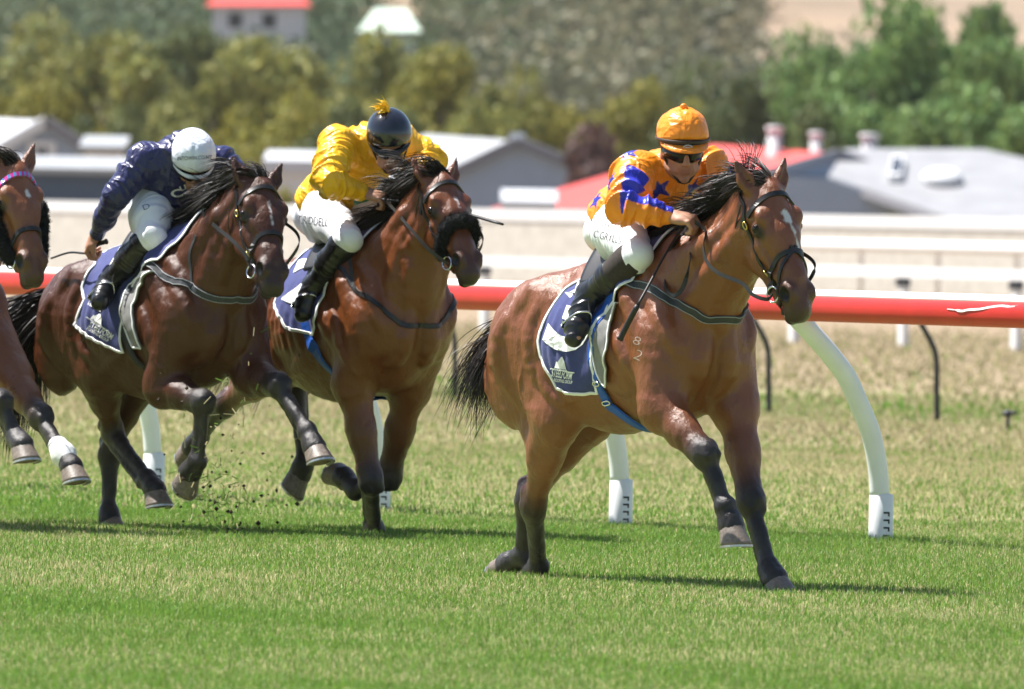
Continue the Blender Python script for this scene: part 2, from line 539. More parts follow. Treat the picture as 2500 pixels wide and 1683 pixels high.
def horse_solid(F, cfg):
    S = Solid(); leg = cfg['legs']; bay = cfg.get('bay', BAY); blk = BLACK
    Y = np.array([0, 1.0, 0])
    d2 = bay * .62 + blk * .38
    pit = cfg.get('pitch', .215)
    n0 = len(S.p)
    # trunk
    S.cone((.04, 0, 1.10), (-.38, 0, 1.12), .365, .345, k=.1, flat=Y, fs=.76)
    S.cone((-.38, 0, 1.12), (-.74, 0, 1.20), .345, .255, k=.1, flat=Y, fs=.82)
    S.cone((-.3, 0, 1.36), (-.75, 0, 1.40), .10, .12, k=.12)
    S.cone((.10, 0, 1.43), (-.28, 0, 1.40), .07, .075, k=.12, flat=Y, fs=.8)
    # haunch
    for s in (-1, 1):
        S.ell((-.76, s * .135, 1.26), (.27, .15, .22), k=.1)
        S.ell((-.93, s * .13, 1.13), (.16, .12, .27), k=.08)
        S.ell((-.60, s * .20, 1.38), (.09, .05, .06), k=.09)
        # shoulder
        A = np.array([[math.cos(.55), 0, math.sin(.55)], [0, 1, 0], [-math.sin(.55), 0, math.cos(.55)]])
        S.ell((.16, s * .175, 1.16), (.15, .085, .32), A=A, k=.06)
        S.ell((.02, s * .20, 1.0), (.15, .07, .16), k=.05)
        S.ell((.34, s * .10, 1.04), (.10, .105, .16), k=.045)
    S.ell((.24, 0, 1.08), (.19, .23, .25), k=.08)
    S.cone((.2, 0, .84), (-.25, 0, .83), .11, .1, k=.1)
    S.ell((-1.03, 0, 1.30), (.06, .05, .09), k=.06, col=d2)
    for p in S.p[n0:]:                                   # the croup sinks as the hind legs drive
        for key in ('a', 'b', 'c'):
            if key in p and p[key][0] < 0:
                dz = pit * p[key][0]; p[key] = p[key] + np.array([0, 0, dz]); p['lo'] = p['lo'] - np.array([0, 0, abs(dz)])
    # neck
    P, e1, e2, e3, q = head_frame(F, cfg)
    nb0, nb1 = np.array([.10, 0, 1.22]), np.array([.30, 0, 1.33])
    nk = P - e1 * .0 - e2 * .06 * q + e1 * .05 * q
    mid = (nb1 * .5 + nk * .5) + np.array(cfg.get('neck_bow', (0, 0, 0.02)))
    S.cone(nb0, nb1, .27, .235, k=.1, flat=Y, fs=.66)
    S.cone(nb1, mid, .235, .165, k=.08, flat=Y, fs=.58)
    S.cone(mid, nk, .165, .115, k=.06, flat=Y, fs=.60)
    up = unit(np.cross(nk - nb1, Y)) * -1
    if up[2] < 0: up = -up
    S.cone(nb1 + up * .17, mid + up * .12, .06, .05, k=.06, flat=Y, fs=.8)
    S.cone(mid + up * .12, nk + up * .07, .05, .045, k=.05, flat=Y, fs=.8)
    # jugular groove muscles
    for s in (-1, 1):
        S.cone(nb1 + np.array([.1, s * .085, -.12]), nk + e3 * s * .045 * q - up * .06, .055, .04, k=.035)
        S.cone(nb1 + np.array([-.05, s * .12, .0]), mid + np.array([0, s * .075, .03]), .07, .05, k=.05)
    # head
    KW, KV = 1.16, 1.10
    def h(u, v, w_): return P + q * (u * e1 + KV * v * e2 + KW * w_ * e3)
    HA = np.array([e1, e2, e3])
    hd = bay * .95
    mz = BLACK * 1.05
    S.ell(h(.10, -.045, 0), q * HK * np.array([.13, .085, .082]), A=HA, k=.04, col=hd)
    S.ell(h(.20, -.012, 0), q * HK * np.array([.135, .055, .088]), A=HA, k=.04, col=hd)
    S.cone(h(.24, -.03, 0), h(.44, -.025, 0), .080 * q, .058 * q, k=.04, flat=e3, fs=.98, col=hd)
    S.cone(h(.42, -.025, 0), h(.555, -.045, 0), .058 * q, .056 * q, k=.03, flat=e3, fs=1.0, col=hd * .6 + mz * .4)
    for s in (-1, 1):
        S.ell(h(.245, -.115, s * .047), q * HK * np.array([.125, .09, .032]), A=HA, k=.03, col=hd)
        S.cone(h(.27, -.055, s * .070), h(.42, -.055, s * .048), .022 * q, .012 * q, k=.025, col=hd)      # facial crest
        S.ell(h(.165, .016, s * .076), q * HK * np.array([.042, .022, .030]), A=HA, k=.022, col=hd)             # brow
        S.ell(h(.205, -.02, s * .090), q * HK * np.array([.034, .026, .016]), A=HA, k=.012, col=hd * .35 + blk * .65)
        S.ell(h(.203, -.018, s * .112), q * HK * np.array([.020, .013, .014]), A=HA, k=.008, op=-1)
        S.cone(h(.30, -.135, s * .030), h(.50, -.105, s * .020), .034 * q, .026 * q, k=.03, col=hd * .8 + mz * .2)
        S.ell(h(.505, -.022, s * .044), q * HK * np.array([.050, .042, .032]), A=HA, k=.016, col=hd * .35 + mz * .65)
        S.ell(h(.512, -.020, s * .078), q * HK * np.array([.042, .030, .027]), A=HA, k=.008, op=-1)
        S.ell(h(.565, -.060, s * .016), q * HK * np.array([.060, .042, .034]), A=HA, k=.02, col=mz)
        # ears
        eb = h(.035, -.012, s * .058)
        ed = unit(-e1 * .80 + e2 * cfg.get('ear_fwd', .15) + e3 * s * .38)
        et = eb + ed * .165 * q
        en = unit(e2 - ed * (e2 @ ed) + e3 * s * .5 * (1 if cfg.get('ear_fwd', .15) > 0 else .2))
        en = unit(en - ed * (en @ ed))
        S.cone(eb - ed * .02, eb + ed * .065 * q, .034 * q, .040 * q, k=.012, flat=en, fs=.62, col=bay)
        S.cone(eb + ed * .065 * q, et, .040 * q, .006, k=.008, flat=en, fs=.5, col=bay * .5 + blk * .5)
        S.cone(eb + ed * .045 * q + en * .026 * q, et - ed * .035 * q + en * .012 * q, .022 * q, .006, k=.006, op=-1)
    S.ell(h(.575, -.105, 0), q * HK * np.array([.038, .026, .028]), A=HA, k=.015, col=mz * 1.2)
    S.ell(h(.590, -.050, 0), q * HK * np.array([.026, .036, .040]), A=HA, k=.02, col=mz)
    for s in (-1, 1):
        S.cone(h(.60, -.094, s * .030), h(.51, -.088, s * .050), .005, .004, k=.006, op=-1)
    # legs
    hooves = []
    for nm in ('RF', 'LF', 'RH', 'LH'):
        if nm not in leg: continue
        s = -1 if nm[0] == 'R' else 1
        L = leg[nm]
        g = lambda key: (np.array(L[key], float) if len(L[key]) == 3 and isinstance(L[key], tuple) and abs(L[key][1]) < 5 else F.J(*L[key]))
        fw = np.array([1.0, 0, 0])
        if nm[1] == 'F':
            el, kn, fe, co = g('elbow'), g('knee'), g('fet'), g('cor')
            sh = np.array([.27, s * .16, 1.08])
            ax = unit(kn - el); fr = unit(fw - ax * (fw @ ax)) if abs(ax[0]) < .97 else np.array([0, 0, 1.0])
            if fr[0] < 0 and abs(ax[0]) < .9: fr = -fr
            fr2 = fr
            S.cone(sh, el, .125, .105, k=.06)
            S.cone(el + np.array([-.07, 0, .05]), el - ax * .02, .055, .07, k=.05)
            S.cone(el, el + ax * .5 * np.linalg.norm(kn - el), .095, .070, k=.05, flat=np.cross(ax, fr), fs=.85)
            S.cone(el + fr * .03, el + ax * .55 * np.linalg.norm(kn - el) + fr * .022, .068, .035, k=.025)
            S.cone(el - fr * .05, el + ax * .62 * np.linalg.norm(kn - el) - fr * .022, .045, .026, k=.02, col=bay * .8 + blk * .2)
            S.cone(el + ax * .45 * np.linalg.norm(kn - el), kn - ax * .05, .072, .053, k=.04, col=bay * .55 + blk * .45)
            S.cone(kn - ax * .055, kn + ax * .0, .056, .059, k=.03, col=blk)
            S.ell(kn + fr * .008, (.063, .060, .070), k=.02, col=blk)
            sk = np.cross(ax, fr)
            for w2 in (-1, 1):
                S.ell(kn + fr * .040 + sk * w2 * .026 - ax * .012, (.026, .024, .030), k=.008, col=blk); S.ell(kn + fr * .030 + sk * w2 * .030 + ax * .040, (.022, .020, .022), k=.008, col=blk)
            c = unit(fe - kn); fr = unit(fr - c * (fr @ c))
            S.cone(kn + c * .02 - fr * .03, kn - ax * .03 - fr * .028, .022, .02, k=.02, col=blk)
            knd, L2 = kn, np.linalg.norm(fe - kn)
            r_c, r_f = .0335, .050
        else:
            st, ho, fe, co = g('stifle'), g('hock'), g('fet'), g('cor')
            hip = np.array(L.get('hip', (-.78, s * .13, 1.20 - .78 * pit)), float)
            ax = unit(ho - st); fr = unit(fw - ax * (fw @ ax)); LL = np.linalg.norm(ho - st)
            S.cone(hip, st, .20, .135, k=.07, flat=Y, fs=.72)
            S.cone(hip + np.array([-.16, 0, -.05]), st + ax * .45 * LL - fr * .05, .12, .06, k=.06, flat=Y, fs=.75)
            S.cone(st, st + ax * .45 * LL, .118, .088, k=.05, flat=Y, fs=.8)
            S.cone(st + ax * .12 * LL + fr * .03, ho - ax * .12 + fr * .01, .062, .036, k=.03)
            S.cone(st + ax * .3 * LL - fr * .02, ho - ax * .06, .075, .043, k=.04, col=bay * .75 + blk * .25)
            c = unit(fe - ho)
            bk = unit(-fr + (-c) * .4)
            S.cone(ho - ax * .16 - fr * .045, ho - c * .045 - fr * .048, .016, .026, k=.025, col=d2)     # achilles tendon
            S.cone(ho - c * .055 - fr * .045, ho + c * .05 - fr * .022, .030, .030, k=.025, col=blk)      # point of hock
            S.ell(ho, (.056, .052, .068), k=.03, col=blk)
            S.cone(ho - ax * .05, ho, .048, .048, k=.03, col=d2 * .4 + blk * .6)
            S.cone(ho, ho + c * .1, .046, .034, k=.03, col=blk)
            fr = unit(fr - c * (fr @ c))
            knd, L2 = ho, np.linalg.norm(fe - ho)
            r_c, r_f = .034, .049
        # cannon, tendon, fetlock, pastern
        S.cone(knd + c * .03, fe - c * .03, r_c + .006, r_c, k=.02, col=blk)
        S.cone(knd + c * .05 - fr * .042, fe - c * .04 - fr * .042, .0175, .019, k=.006, col=blk)
        S.ell(fe, (r_f - .002, r_f - .004, r_f), k=.015, col=blk)
        S.ball(fe - fr * .034, .031, k=.018, col=blk)
        pa = unit(co - fe)
        S.cone(fe, co - pa * .01, .042, .048, k=.02, col=blk)
        S.cone(co - pa * .015, co + pa * .01, .055, .059, k=.015, col=blk)
        hooves.append((co, L, fr, pa, s))
    # muscle bellies, ribs and veins laid on the form built so far
    zz = lambda p: np.array([p[0], p[1], p[2] + pit * min(p[0], 0)])
    def muscle(pts, r, hgt, k=.011, col=None, taper=.6):
        for s in (-1, 1):
            Q = S0.snap(smooth_path(np.array([zz((x, s * y, z)) for x, y, z in pts]), max(4, 3 * len(pts))), 0, 4)
            n = len(Q); rr = [r * (taper + (1 - taper) * math.sin(math.pi * i / (n - 1))) for i in range(n)]
            hh = [hgt * 2.0 * math.sin(math.pi * (i + .6) / (n + .2)) for i in range(n)]
            G = S0.grad(Q)
            Q = Q - G * (np.array(rr) - np.array(hh))[:, None]
            for i in range(n - 1): add.append((Q[i], Q[i + 1], rr[i], rr[i + 1], k, col))
    S0, add = Solid(), []; S0.p = [p for p in S.p]
    muscle([(.02, .16, 1.40), (.14, .20, 1.24), (.24, .21, 1.08)], .060, .014)
    muscle([(.16, .12, 1.40), (.27, .16, 1.24), (.35, .19, 1.08)], .050, .012)
    muscle([(-.13, .20, 1.24), (-.02, .23, 1.10), (.10, .23, .94)], .075, .016)
    muscle([(.05, .22, 1.12), (.13, .23, 1.00), (.20, .22, .88)], .050, .012)
    muscle([(.40, .05, 1.14), (.38, .08, 1.00), (.30, .10, .88)], .055, .014)
    muscle([(.20, .19, 1.28), (.33, .20, 1.14), (.38, .17, 1.02)], .045, .010)
    for i in range(7): muscle([(-.22 - .06 * i, .20, 1.30 - .01 * i), (-.26 - .06 * i, .28, 1.12), (-.24 - .06 * i, .26, .95 + .012 * i)], .026, .0042, .012)
    for i in range(4): muscle([(-.10 - .055 * i, .25, 1.02 - .02 * i), (-.16 - .055 * i, .26, .93 - .012 * i), (-.25 - .05 * i, .24, .86)], .024, .005, .010)
    muscle([(-.42, .10, 1.46), (-.62, .16, 1.40), (-.82, .17, 1.27)], .075, .008)
    muscle([(-.58, .21, 1.36), (-.62, .22, 1.18), (-.58, .20, .98)], .055, .012)
    muscle([(-.78, .18, 1.34), (-.86, .21, 1.16), (-.80, .20, .96)], .070, .016)
    muscle([(-.98, .10, 1.36), (-1.02, .14, 1.16), (-.97, .15, .96)], .055, .014)
    muscle([(-.52, .18, 1.10), (-.50, .17, .98), (-.42, .18, .90)], .035, .010)
    muscle([(-.1, .26, .92), (-.3, .25, .86), (-.5, .20, .88)], .007, .005, .006)          # veins
    muscle([(.22, .21, 1.02), (.18, .22, .90), (.23, .22, .80)], .006, .0045, .006)
    muscle([(-.66, .22, 1.12), (-.70, .22, .98), (-.62, .21, .86)], .006, .0045, .006)
    for s in (-1, 1):                                     # neck: the long strap of muscle from jaw to shoulder, folds behind the jaw
        for (a, b, c_, r, hg) in ((nk + e3 * s * .08 * q - up * .07, mid + np.array([0, s * .10, -.09]), nb1 + np.array([.10, s * .16, -.12]), .040, .014),
                                  (nk + e3 * s * .08 * q + up * .03, mid + np.array([0, s * .10, .05]), nb1 + np.array([-.08, s * .16, .08]), .045, .010),
                                  (nk + e3 * s * .08 * q - up * .11, mid + np.array([.05, s * .07, -.14]), nb1 + np.array([.18, s * .10, -.18]), .030, .010)):
            Q = S0.snap(smooth_path([a, b, c_], 9), 0, 4); G = S0.grad(Q)
            hh = np.array([hg * math.sin(math.pi * (i + .6) / 9.2) for i in range(9)]); Q = Q - G * (r - hh)[:, None]
            for i in range(8): add.append((Q[i], Q[i + 1], r, r, .02, None))
        for L in ([(.30, -.045, .075), (.36, -.05, .064), (.44, -.045, .058)], [(.27, -.10, .082), (.34, -.085, .07), (.40, -.07, .064)], [(.20, -.06, .1), (.27, -.075, .09), (.33, -.075, .08)]):
            Q = S0.snap(smooth_path([h(u, v, s * w_) for u, v, w_ in L], 8), 0, 4); G = S0.grad(Q); Q = Q - G * .0022
            for i in range(7): add.append((Q[i], Q[i + 1], .006 * q, .0055 * q, .006, hd))
    for (a, b, ra, rb, k, col) in add: S.cone(a, b, ra, rb, k=k, col=col)
    return S, hooves, (P, e1, e2, e3, q, mid, nk, nb1, up)

def hoof_mesh(co, ax, toe, r=.064, hgt=.09):
    """horn capsule: sloped wall, flat sole; ax runs from the coronet to the sole, toe points forward"""
    ax = unit(ax); toe = unit(toe - ax * (toe @ ax)); sd = np.cross(ax, toe)
    mb = MB(); seg = 18; rings = []
    for t in (-.12, 0, .12, .35, .6, .85, 1.0):
        rr = r * (.86 + .26 * t); off = toe * (.036 * t)
        c0 = co + ax * hgt * t + off
        ring = []
        for k in range(seg):
            a = 2 * math.pi * k / seg
            ca, sa = math.cos(a), math.sin(a)
            drop = -.022 * ca * (1 - max(t, 0)) * 0 + (.018 * (1 - ca) * .5 * (1 - t))     # coronet slopes down to the heel
            ring.append(c0 + rr * (ca * toe * (1.08 if ca > 0 else .92) + sa * sd * .96) + ax * drop)
        rings.append(ring)
    b = 0
    for ring in rings: mb.v += ring
    for i in range(len(rings) - 1):
        for k in range(seg):
            k2 = (k + 1) % seg
            mb.f.append([i * seg + k, i * seg + k2, (i + 1) * seg + k2, (i + 1) * seg + k])
    mb.f.append(list(range(seg))[::-1])
    n = len(rings) - 1
    # sole, slightly hollow
    inner = [p * .6 + (sum(rings[-1]) / seg) * .4 - ax * .008 for p in rings[-1]]
    b2 = len(mb.v); mb.v += inner
    for k in range(seg):
        k2 = (k + 1) % seg
        mb.f.append([n * seg + k, n * seg + k2, b2 + k2, b2 + k])
    mb.f.append([b2 + k for k in range(seg)])
    shoe = MB(); k0 = [k for k in range(seg) if math.cos(2 * math.pi * k / seg) > -.72]
    k0 = sorted(k0, key=lambda k: (k if k < seg / 2 else k - seg))
    P = [rings[-1][k] for k in k0]; ctr = sum(rings[-1]) / seg
    out = [p + (p - ctr) * .02 for p in P]; inn = [p + (ctr - p) * .26 for p in P]
    nb = shoe.n()
    for o_, i_ in zip(out, inn): shoe.v += [o_ + ax * .001, i_ + ax * .001, i_ + ax * .010, o_ + ax * .010]
    for i in range(len(P) - 1):
        for k in range(4):
            k2 = (k + 1) % 4
            shoe.f.append([i * 4 + k, (i + 1) * 4 + k, (i + 1) * 4 + k2, i * 4 + k2])
    shoe.f.append([0, 1, 2, 3]); e = (len(P) - 1) * 4; shoe.f.append([e + 3, e + 2, e + 1, e])
    return mb, shoe

def strands(name, roots, dirs, lens, mat, parent, width=.006, droop=.5, wave=.3, seg=7, rng=None, drift=None, tipw=.25, clump=0, tint=None):
    """hair: every strand a tapering ribbon that bends with gravity and wind"""
    rng = rng or RNG
    roots, dirs, lens = np.asarray(roots), np.asarray(dirs, float), np.asarray(lens)
    n = len(roots)
    k = None
    if clump:                                            # locks: neighbours share direction, length and wave
        k = rng.integers(0, clump, n) if clump < 0 else (np.argsort(np.argsort(roots @ np.array([1.0, .35, .2]) + rng.normal(size=n) * .012)) * clump // n)
        mean = np.stack([np.bincount(k, dirs[:, i], clump) for i in range(3)], 1) / np.maximum(np.bincount(k, minlength=clump), 1)[:, None]
        mean = mean + rng.normal(size=(clump, 3)) * np.linalg.norm(dirs.std(0)) * .75
        dirs = mean[k] + (dirs - mean[k]) * .16; lens = lens * (.6 + .7 * rng.random(clump))[k]
    d = dirs / np.linalg.norm(dirs, axis=1)[:, None]
    p = roots.copy(); V = np.zeros((n, seg + 1, 2, 3))
    sd = rng.normal(size=(n, 3)); ph = rng.random((n, 3)) * 6.28
    if clump: ph = (rng.random((clump, 3)) * 6.28)[k] + ph * .08
    dr = np.array(drift if drift is not None else (0, 0, 0), float)
    for i in range(seg + 1):
        t = i / seg
        s = np.cross(d, sd); s /= np.linalg.norm(s, axis=1)[:, None] + 1e-9
        w_ = width * (1 - (1 - tipw) * t) * (.5 if i == 0 else 1) * (0.15 if i == seg else 1)
        V[:, i, 0] = p - s * w_ / 2; V[:, i, 1] = p + s * w_ / 2
        d = d + np.array([0, 0, -droop / seg]) + dr / seg + wave / seg * np.sin(ph + t * 5)
        d /= np.linalg.norm(d, axis=1)[:, None]
        p = p + d * (lens / seg)[:, None]
    V = V.reshape(-1, 3)
    b = (np.arange(n) * (seg + 1) * 2)[:, None]
    Fq = np.concatenate([np.stack([b[:, 0] + 2 * i, b[:, 0] + 2 * i + 1, b[:, 0] + 2 * i + 3, b[:, 0] + 2 * i + 2], 1) for i in range(seg)])
    col = None
    if tint is not None: col = np.repeat(np.asarray(tint[0]) + (np.asarray(tint[1]) - np.asarray(tint[0])) * (rng.random(n) ** 2)[:, None], (seg + 1) * 2, 0)
    return mesh_np(name, V, Fq, mat, parent, True, col)

HAIRT = ((.009, .008, .008), (.032, .019, .013))
def build_horse(cfg):
    F = Frame(cfg['px0'], cfg['d0'], math.radians(cfg['phi']))
    root = empty('race_horse', F.o, F.phi - math.pi / 2, cfg['label'], 'horse', 'race horses galloping on the turf')
    S, hooves, HF = horse_solid(F, cfg)
    P, e1, e2, e3, q, mid, nk, nb1, up = HF
    V, Fc = S.mesh(cfg.get('res', .010))
    V = relax(V, Fc, 1, .5)
    bay = cfg.get('bay', BAY)
    C = S.paint(V, bay, .014)
    h = (V - P) @ np.array([e1, e2, e3]).T / q / HK
    # markings of the face, dark soft skin round eyes, elbows, flanks
    def blend(m, c):
        nonlocal C
        C = C * (1 - m[:, None]) + np.asarray(c) * m[:, None]
    face = (h[:, 1] > -.06) & (h[:, 0] > .05) & (h[:, 0] < .7) & (np.abs(h[:, 2]) < .12)
    for s in (-1, 1):
        dd = np.linalg.norm((h - np.array([.225, -.012, s * .092])) / np.array([1.5, 1, .7]), axis=1)
        blend(np.clip(1.4 - dd / .026, 0, 1) * face, BLACK)
    for (u0, w0, u1, w1, rr) in cfg.get('blaze', []):
        a, b = np.array([u0, w0]), np.array([u1, w1]); x = h[:, [0, 2]]
        t = np.clip(((x - a) @ (b - a)) / max((b - a) @ (b - a), 1e-6), 0, 1)
        dd = np.linalg.norm(x - (a + t[:, None] * (b - a)), axis=1) + .012 * (vnoise(V, 70) - .5)
        blend(np.clip((rr - dd) / .006, 0, 1) * face * (h[:, 1] > -.02), (.62, .58, .55))
    if cfg.get('chin_white'):
        dd = np.linalg.norm(h - np.array([.555, -.11, -.03]), axis=1)
        blend(np.clip((.024 - dd) / .006, 0, 1), (.6, .52, .48))
    for s in (-1, 1):                                     # nostril hollows blackened inside: the shade of the hole put into the colour
        dd = np.linalg.norm((h - np.array([.512, -.022, s * .070])) / np.array([1.35, 1, .95]), axis=1)
        blend(np.clip((.033 - dd) / .006, 0, 1), (.005, .004, .004))
    n_ = fnoise(V, 5.0)
    belly = np.clip((.98 - V[:, 2]) / .2, 0, 1) * (V[:, 0] > -1.0) * .0
    C *= (0.93 + .14 * n_)[:, None]
    # under-hair shadows and veins are left to the light; only a little mud kicked up on the legs
    V = V + vnormals(V, Fc) * ((fnoise(V * np.array([1, 1, .55]), 26, 3) - .5) * .010 + (np.abs(2 * vnoise(V * np.array([.6, 1, 1.5]), 11) - 1) - .5) * -.004)[:, None]
    dk = np.clip(1 - C[:, 0] / .06, 0, 1) * (V[:, 2] < .75)
    C = C + (dk * np.clip(fnoise(V, 16, 3) * 1.6 - .5, 0, 1) * .035)[:, None] * np.array([1.1, 1.0, .92])
    body = mesh_np('body', V, Fc, M_COAT, root, True, C)
    for (co, L, fr, pa, s) in hooves:
        ax = np.array(L.get('sole', tuple(pa * .8 + np.array([0, 0, -.35]))), float)
        toe = np.array(L.get('toe', tuple(unit(fr + np.array([.2, 0, 0])))), float)
        mb, shoe = hoof_mesh(co, ax, toe)
        ho = mb.build('hoof', M_HOOF, root)
        shoe.build('horseshoe', M_SHOE, ho, smooth=False)
    for s in (-1, 1):
        mb = MB(); mb.ell(P + q * (.203 * e1 - .016 * 1.1 * e2 + s * .0935 * 1.16 * e3), (.021 * q,) * 3, 14, 10)
        mb.build('eye', M_EYE, root)
    # mane along the crest, forelock between the ears, tail
    rng = np.random.default_rng(cfg['seed'])
    n = cfg.get('mane_n', 2600)
    t = .14 + .86 * rng.random(n) ** .85
    a0, a1, a2 = np.array([.06, 0, 1.49]) , mid + up * .165, nk + up * .105
    a0 = S.snap(np.array([[.0, 0, 1.50]]))[0]
    tt = t * 2
    R = np.where((tt < 1)[:, None], a0 + (a1 - a0) * tt[:, None], a1 + (a2 - a1) * (tt - 1)[:, None])
    R = R + rng.normal(size=(n, 3)) * np.array([.006, .010, .004])
    R = S.snap(R, -.004, 3)
    fly = np.array(cfg.get('mane_dir', (-.68, -.30, .62)))
    D = fly + rng.normal(size=(n, 3)) * np.array([.30, .35, .25])
    strands('mane', R, D, .12 + .12 * rng.random(n), M_HAIR, root, .0055, cfg.get('mane_droop', 1.2), .8, 7, rng, (-.8, -.3, 0), clump=70, tint=HAIRT)
    n = 700
    R = P + q * ((-.01 + .04 * rng.random(n))[:, None] * e1 + (.02 + .01 * rng.random(n))[:, None] * e2 + (rng.normal(size=n) * .024)[:, None] * e3)
    R = S.snap(R, -.003, 4)
    D = np.array(cfg.get('fore_dir', (-.50, -.34, .55))) + rng.normal(size=(n, 3)) * .20
    strands('forelock', R, D, .13 + .09 * rng.random(n), M_HAIR, root, .0050, 1.3, .8, 7, rng, (-.6, -.3, -.2), clump=18, tint=HAIRT)
    n = 3 * cfg.get('tail_n', 600)
    zt = 1.33 - cfg.get('pitch', .215) * 1.03
    R = np.array([-1.05, 0, zt]) + rng.normal(size=(n, 3)) * np.array([.02, .022, .03])
    D = np.array(cfg.get('tail_dir', (-.9, -.35, -.15))) + rng.normal(size=(n, 3)) * np.array([.15, .2, .18])
    strands('tail', R, D, cfg.get('tail_len', .55) * (.55 + .6 * rng.random(n)), M_HAIR, root, cfg.get('tail_w', .0050), cfg.get('tail_droop', 1.6), 1.1, 10, rng, clump=46, tint=HAIRT)
    mb = MB(); mb.tube([(-1.02, 0, zt), (-1.08, -.02, zt), (-1.12, -.04, zt - .04), (-1.15, -.05, zt - .1)], [.045, .04, .032, .015], 10)
    mb.build('tail_dock', M_HAIRDARK, root)
    return dict(F=F, S=S, root=root, head=(P, e1, e2, e3, q), neck=(mid, nk, nb1, up), body=body, bvh=bvh_of(body))

LEAD = dict(px0=1610, d0=53.0, phi=33, seed=1, res=.009,
    label='bright bay race horse in the lead with a white star and stripe on its face', bay=np.array([.188, .054, .0115]),
    neck_bow=(0, 0, -.05), poll=(1868, 446, 0), nose=(1974, 768, .05), blaze=[(.17, .012, .20, .012, .020), (.20, .012, .33, .030, .008), (.33, .030, .40, .036, .006)], chin_white=True,
    legs=dict(
        RF=dict(elbow=(1618, 1000, -.19), knee=(1722, 1112, -.16), fet=(1771, 1236, -.13), cor=(1784, 1282, -.12), sole=(.10, 0, -1), toe=(1, 0, 0)),
        LF=dict(elbow=(1795, 995, .17), knee=(1833, 1228, .12), fet=(1877, 1386, .12), cor=(1890, 1412, .12), sole=(.35, 0, -1), toe=(1, 0, -.1)),
        RH=dict(stifle=(1358, 1015, -.165), hock=(1302, 1238, -.08), fet=(1316, 1385, .06), cor=(1306, 1400, .10), sole=(-.9, 0, -.35), toe=(-.5, 0, -1)),
        LH=dict(stifle=(1440, 1008, .14), hock=(1288, 1222, .03), fet=(1275, 1360, .08), cor=(1243, 1378, .08), sole=(-.9, 0, -.1), toe=(-.2, 0, -1))),
    tail_dir=(-.75, -.75, -.10), tail_len=.44, tail_droop=2.1, tail_n=560)
SECOND = dict(px0=910, d0=60.15, phi=32, seed=2, res=.010,
    label='bay race horse with a black sheepskin noseband between the other two', bay=np.array([.145, .040, .0085]),
    poll=(1072, 432, 0), nose=(1163, 672, 0), blaze=[(.16, .01, .24, .01, .006)],
    legs=dict(
        RF=dict(elbow=(862, 940, -.18), knee=(905, 1178, -.13), fet=(914, 1286, .03), cor=(916, 1302, .05), sole=(.1, 0, -1), toe=(1, 0, -.1)),
        LF=dict(elbow=(1000, 950, .16), knee=(948, 1165, .15), fet=(867, 1198, .12), cor=(840, 1168, .12), sole=(-.8, 0, .6), toe=(-.5, 0, -.8)),
        LH=dict(stifle=(-.42, .14, .86), hock=(722, 915, .06), fet=(741, 1130, .06), cor=(734, 1152, .06), sole=(-.6, -.3, -.7), toe=(.6, 0, -.6)),
        RH=dict(stifle=(-.66, -.17, .82), hock=(-1.10, -.19, .62), fet=(-1.34, -.19, .46), cor=(-1.40, -.19, .41), sole=(-.9, 0, -.4), toe=(-.3, 0, -1))),
    tail_dir=(-.9, .1, -.1), tail_len=.5)
THIRD = dict(px0=445, d0=60.0, phi=33, seed=3, res=.010,
    label='dark brown race horse with a grey breastplate third from the right', bay=np.array([.070, .0215, .0075]),
    poll=(632, 440, 0), nose=(680, 703, -.09), blaze=[(.15, .0, .30, .0, .004)],
    legs=dict(
        RF=dict(elbow=(402, 945, -.19), knee=(495, 985, -.18), fet=(482, 1125, -.17), cor=(466, 1150, -.17), sole=(-.75, 0, -.5), toe=(.3, 0, -1)),
        LF=dict(elbow=(618, 915, .16), knee=(682, 945, .10), fet=(750, 1052, .12), cor=(766, 1090, .12), sole=(.35, 0, -1), toe=(1, 0, .2)),
        RH=dict(stifle=(242, 905, -.16), hock=(277, 1060, 0), fet=(358, 1168, -.02), cor=(376, 1195, -.02), sole=(.2, 0, -1), toe=(1, 0, .1)),
        LH=dict(stifle=(330, 925, .15), hock=(268, 1110, .1), fet=(266, 1248, .08), cor=(268, 1266, .08), sole=(.2, 0, -1), toe=(1, 0, 0))),
    tail_dir=(-.85, -.85, .05), tail_len=.66, tail_n=1700, tail_droop=1.9, tail_w=.010)
FOURTH = dict(px0=-185, d0=60.2, phi=32, seed=4, res=.010,
    label='bay race horse at the left edge wearing a pink and blue browband', bay=np.array([.190, .059, .0145]),
    poll=(32, 402, 0), nose=(96, 685, 0), blaze=[(.17, .01, .19, .012, .012)],
    legs=dict(
        LF=dict(elbow=(30, 925, .17), knee=(100, 1022, .16), fet=(156, 1112, .14), cor=(172, 1138, .14), sole=(.3, 0, -1), toe=(1, 0, 0)),
        RF=dict(elbow=(-100, 940, -.18), knee=(2, 985, -.16), fet=(40, 1068, -.13), cor=(52, 1085, -.13), sole=(.25, 0, -1), toe=(1, 0, 0)),
        RH=dict(stifle=(-.6, -.17, .82), hock=(-.95, -.12, .5), fet=(-.80, -.1, .2), cor=(-.74, -.1, .12), sole=(.2, 0, -1), toe=(1, 0, 0)),
        LH=dict(stifle=(-.6, .17, .82), hock=(-1.0, .12, .45), fet=(-.95, .1, .13), cor=(-.90, .1, .07), sole=(.2, 0, -1), toe=(1, 0, 0))),
    tail_dir=(-.9, -.2, -.2), tail_len=.6)
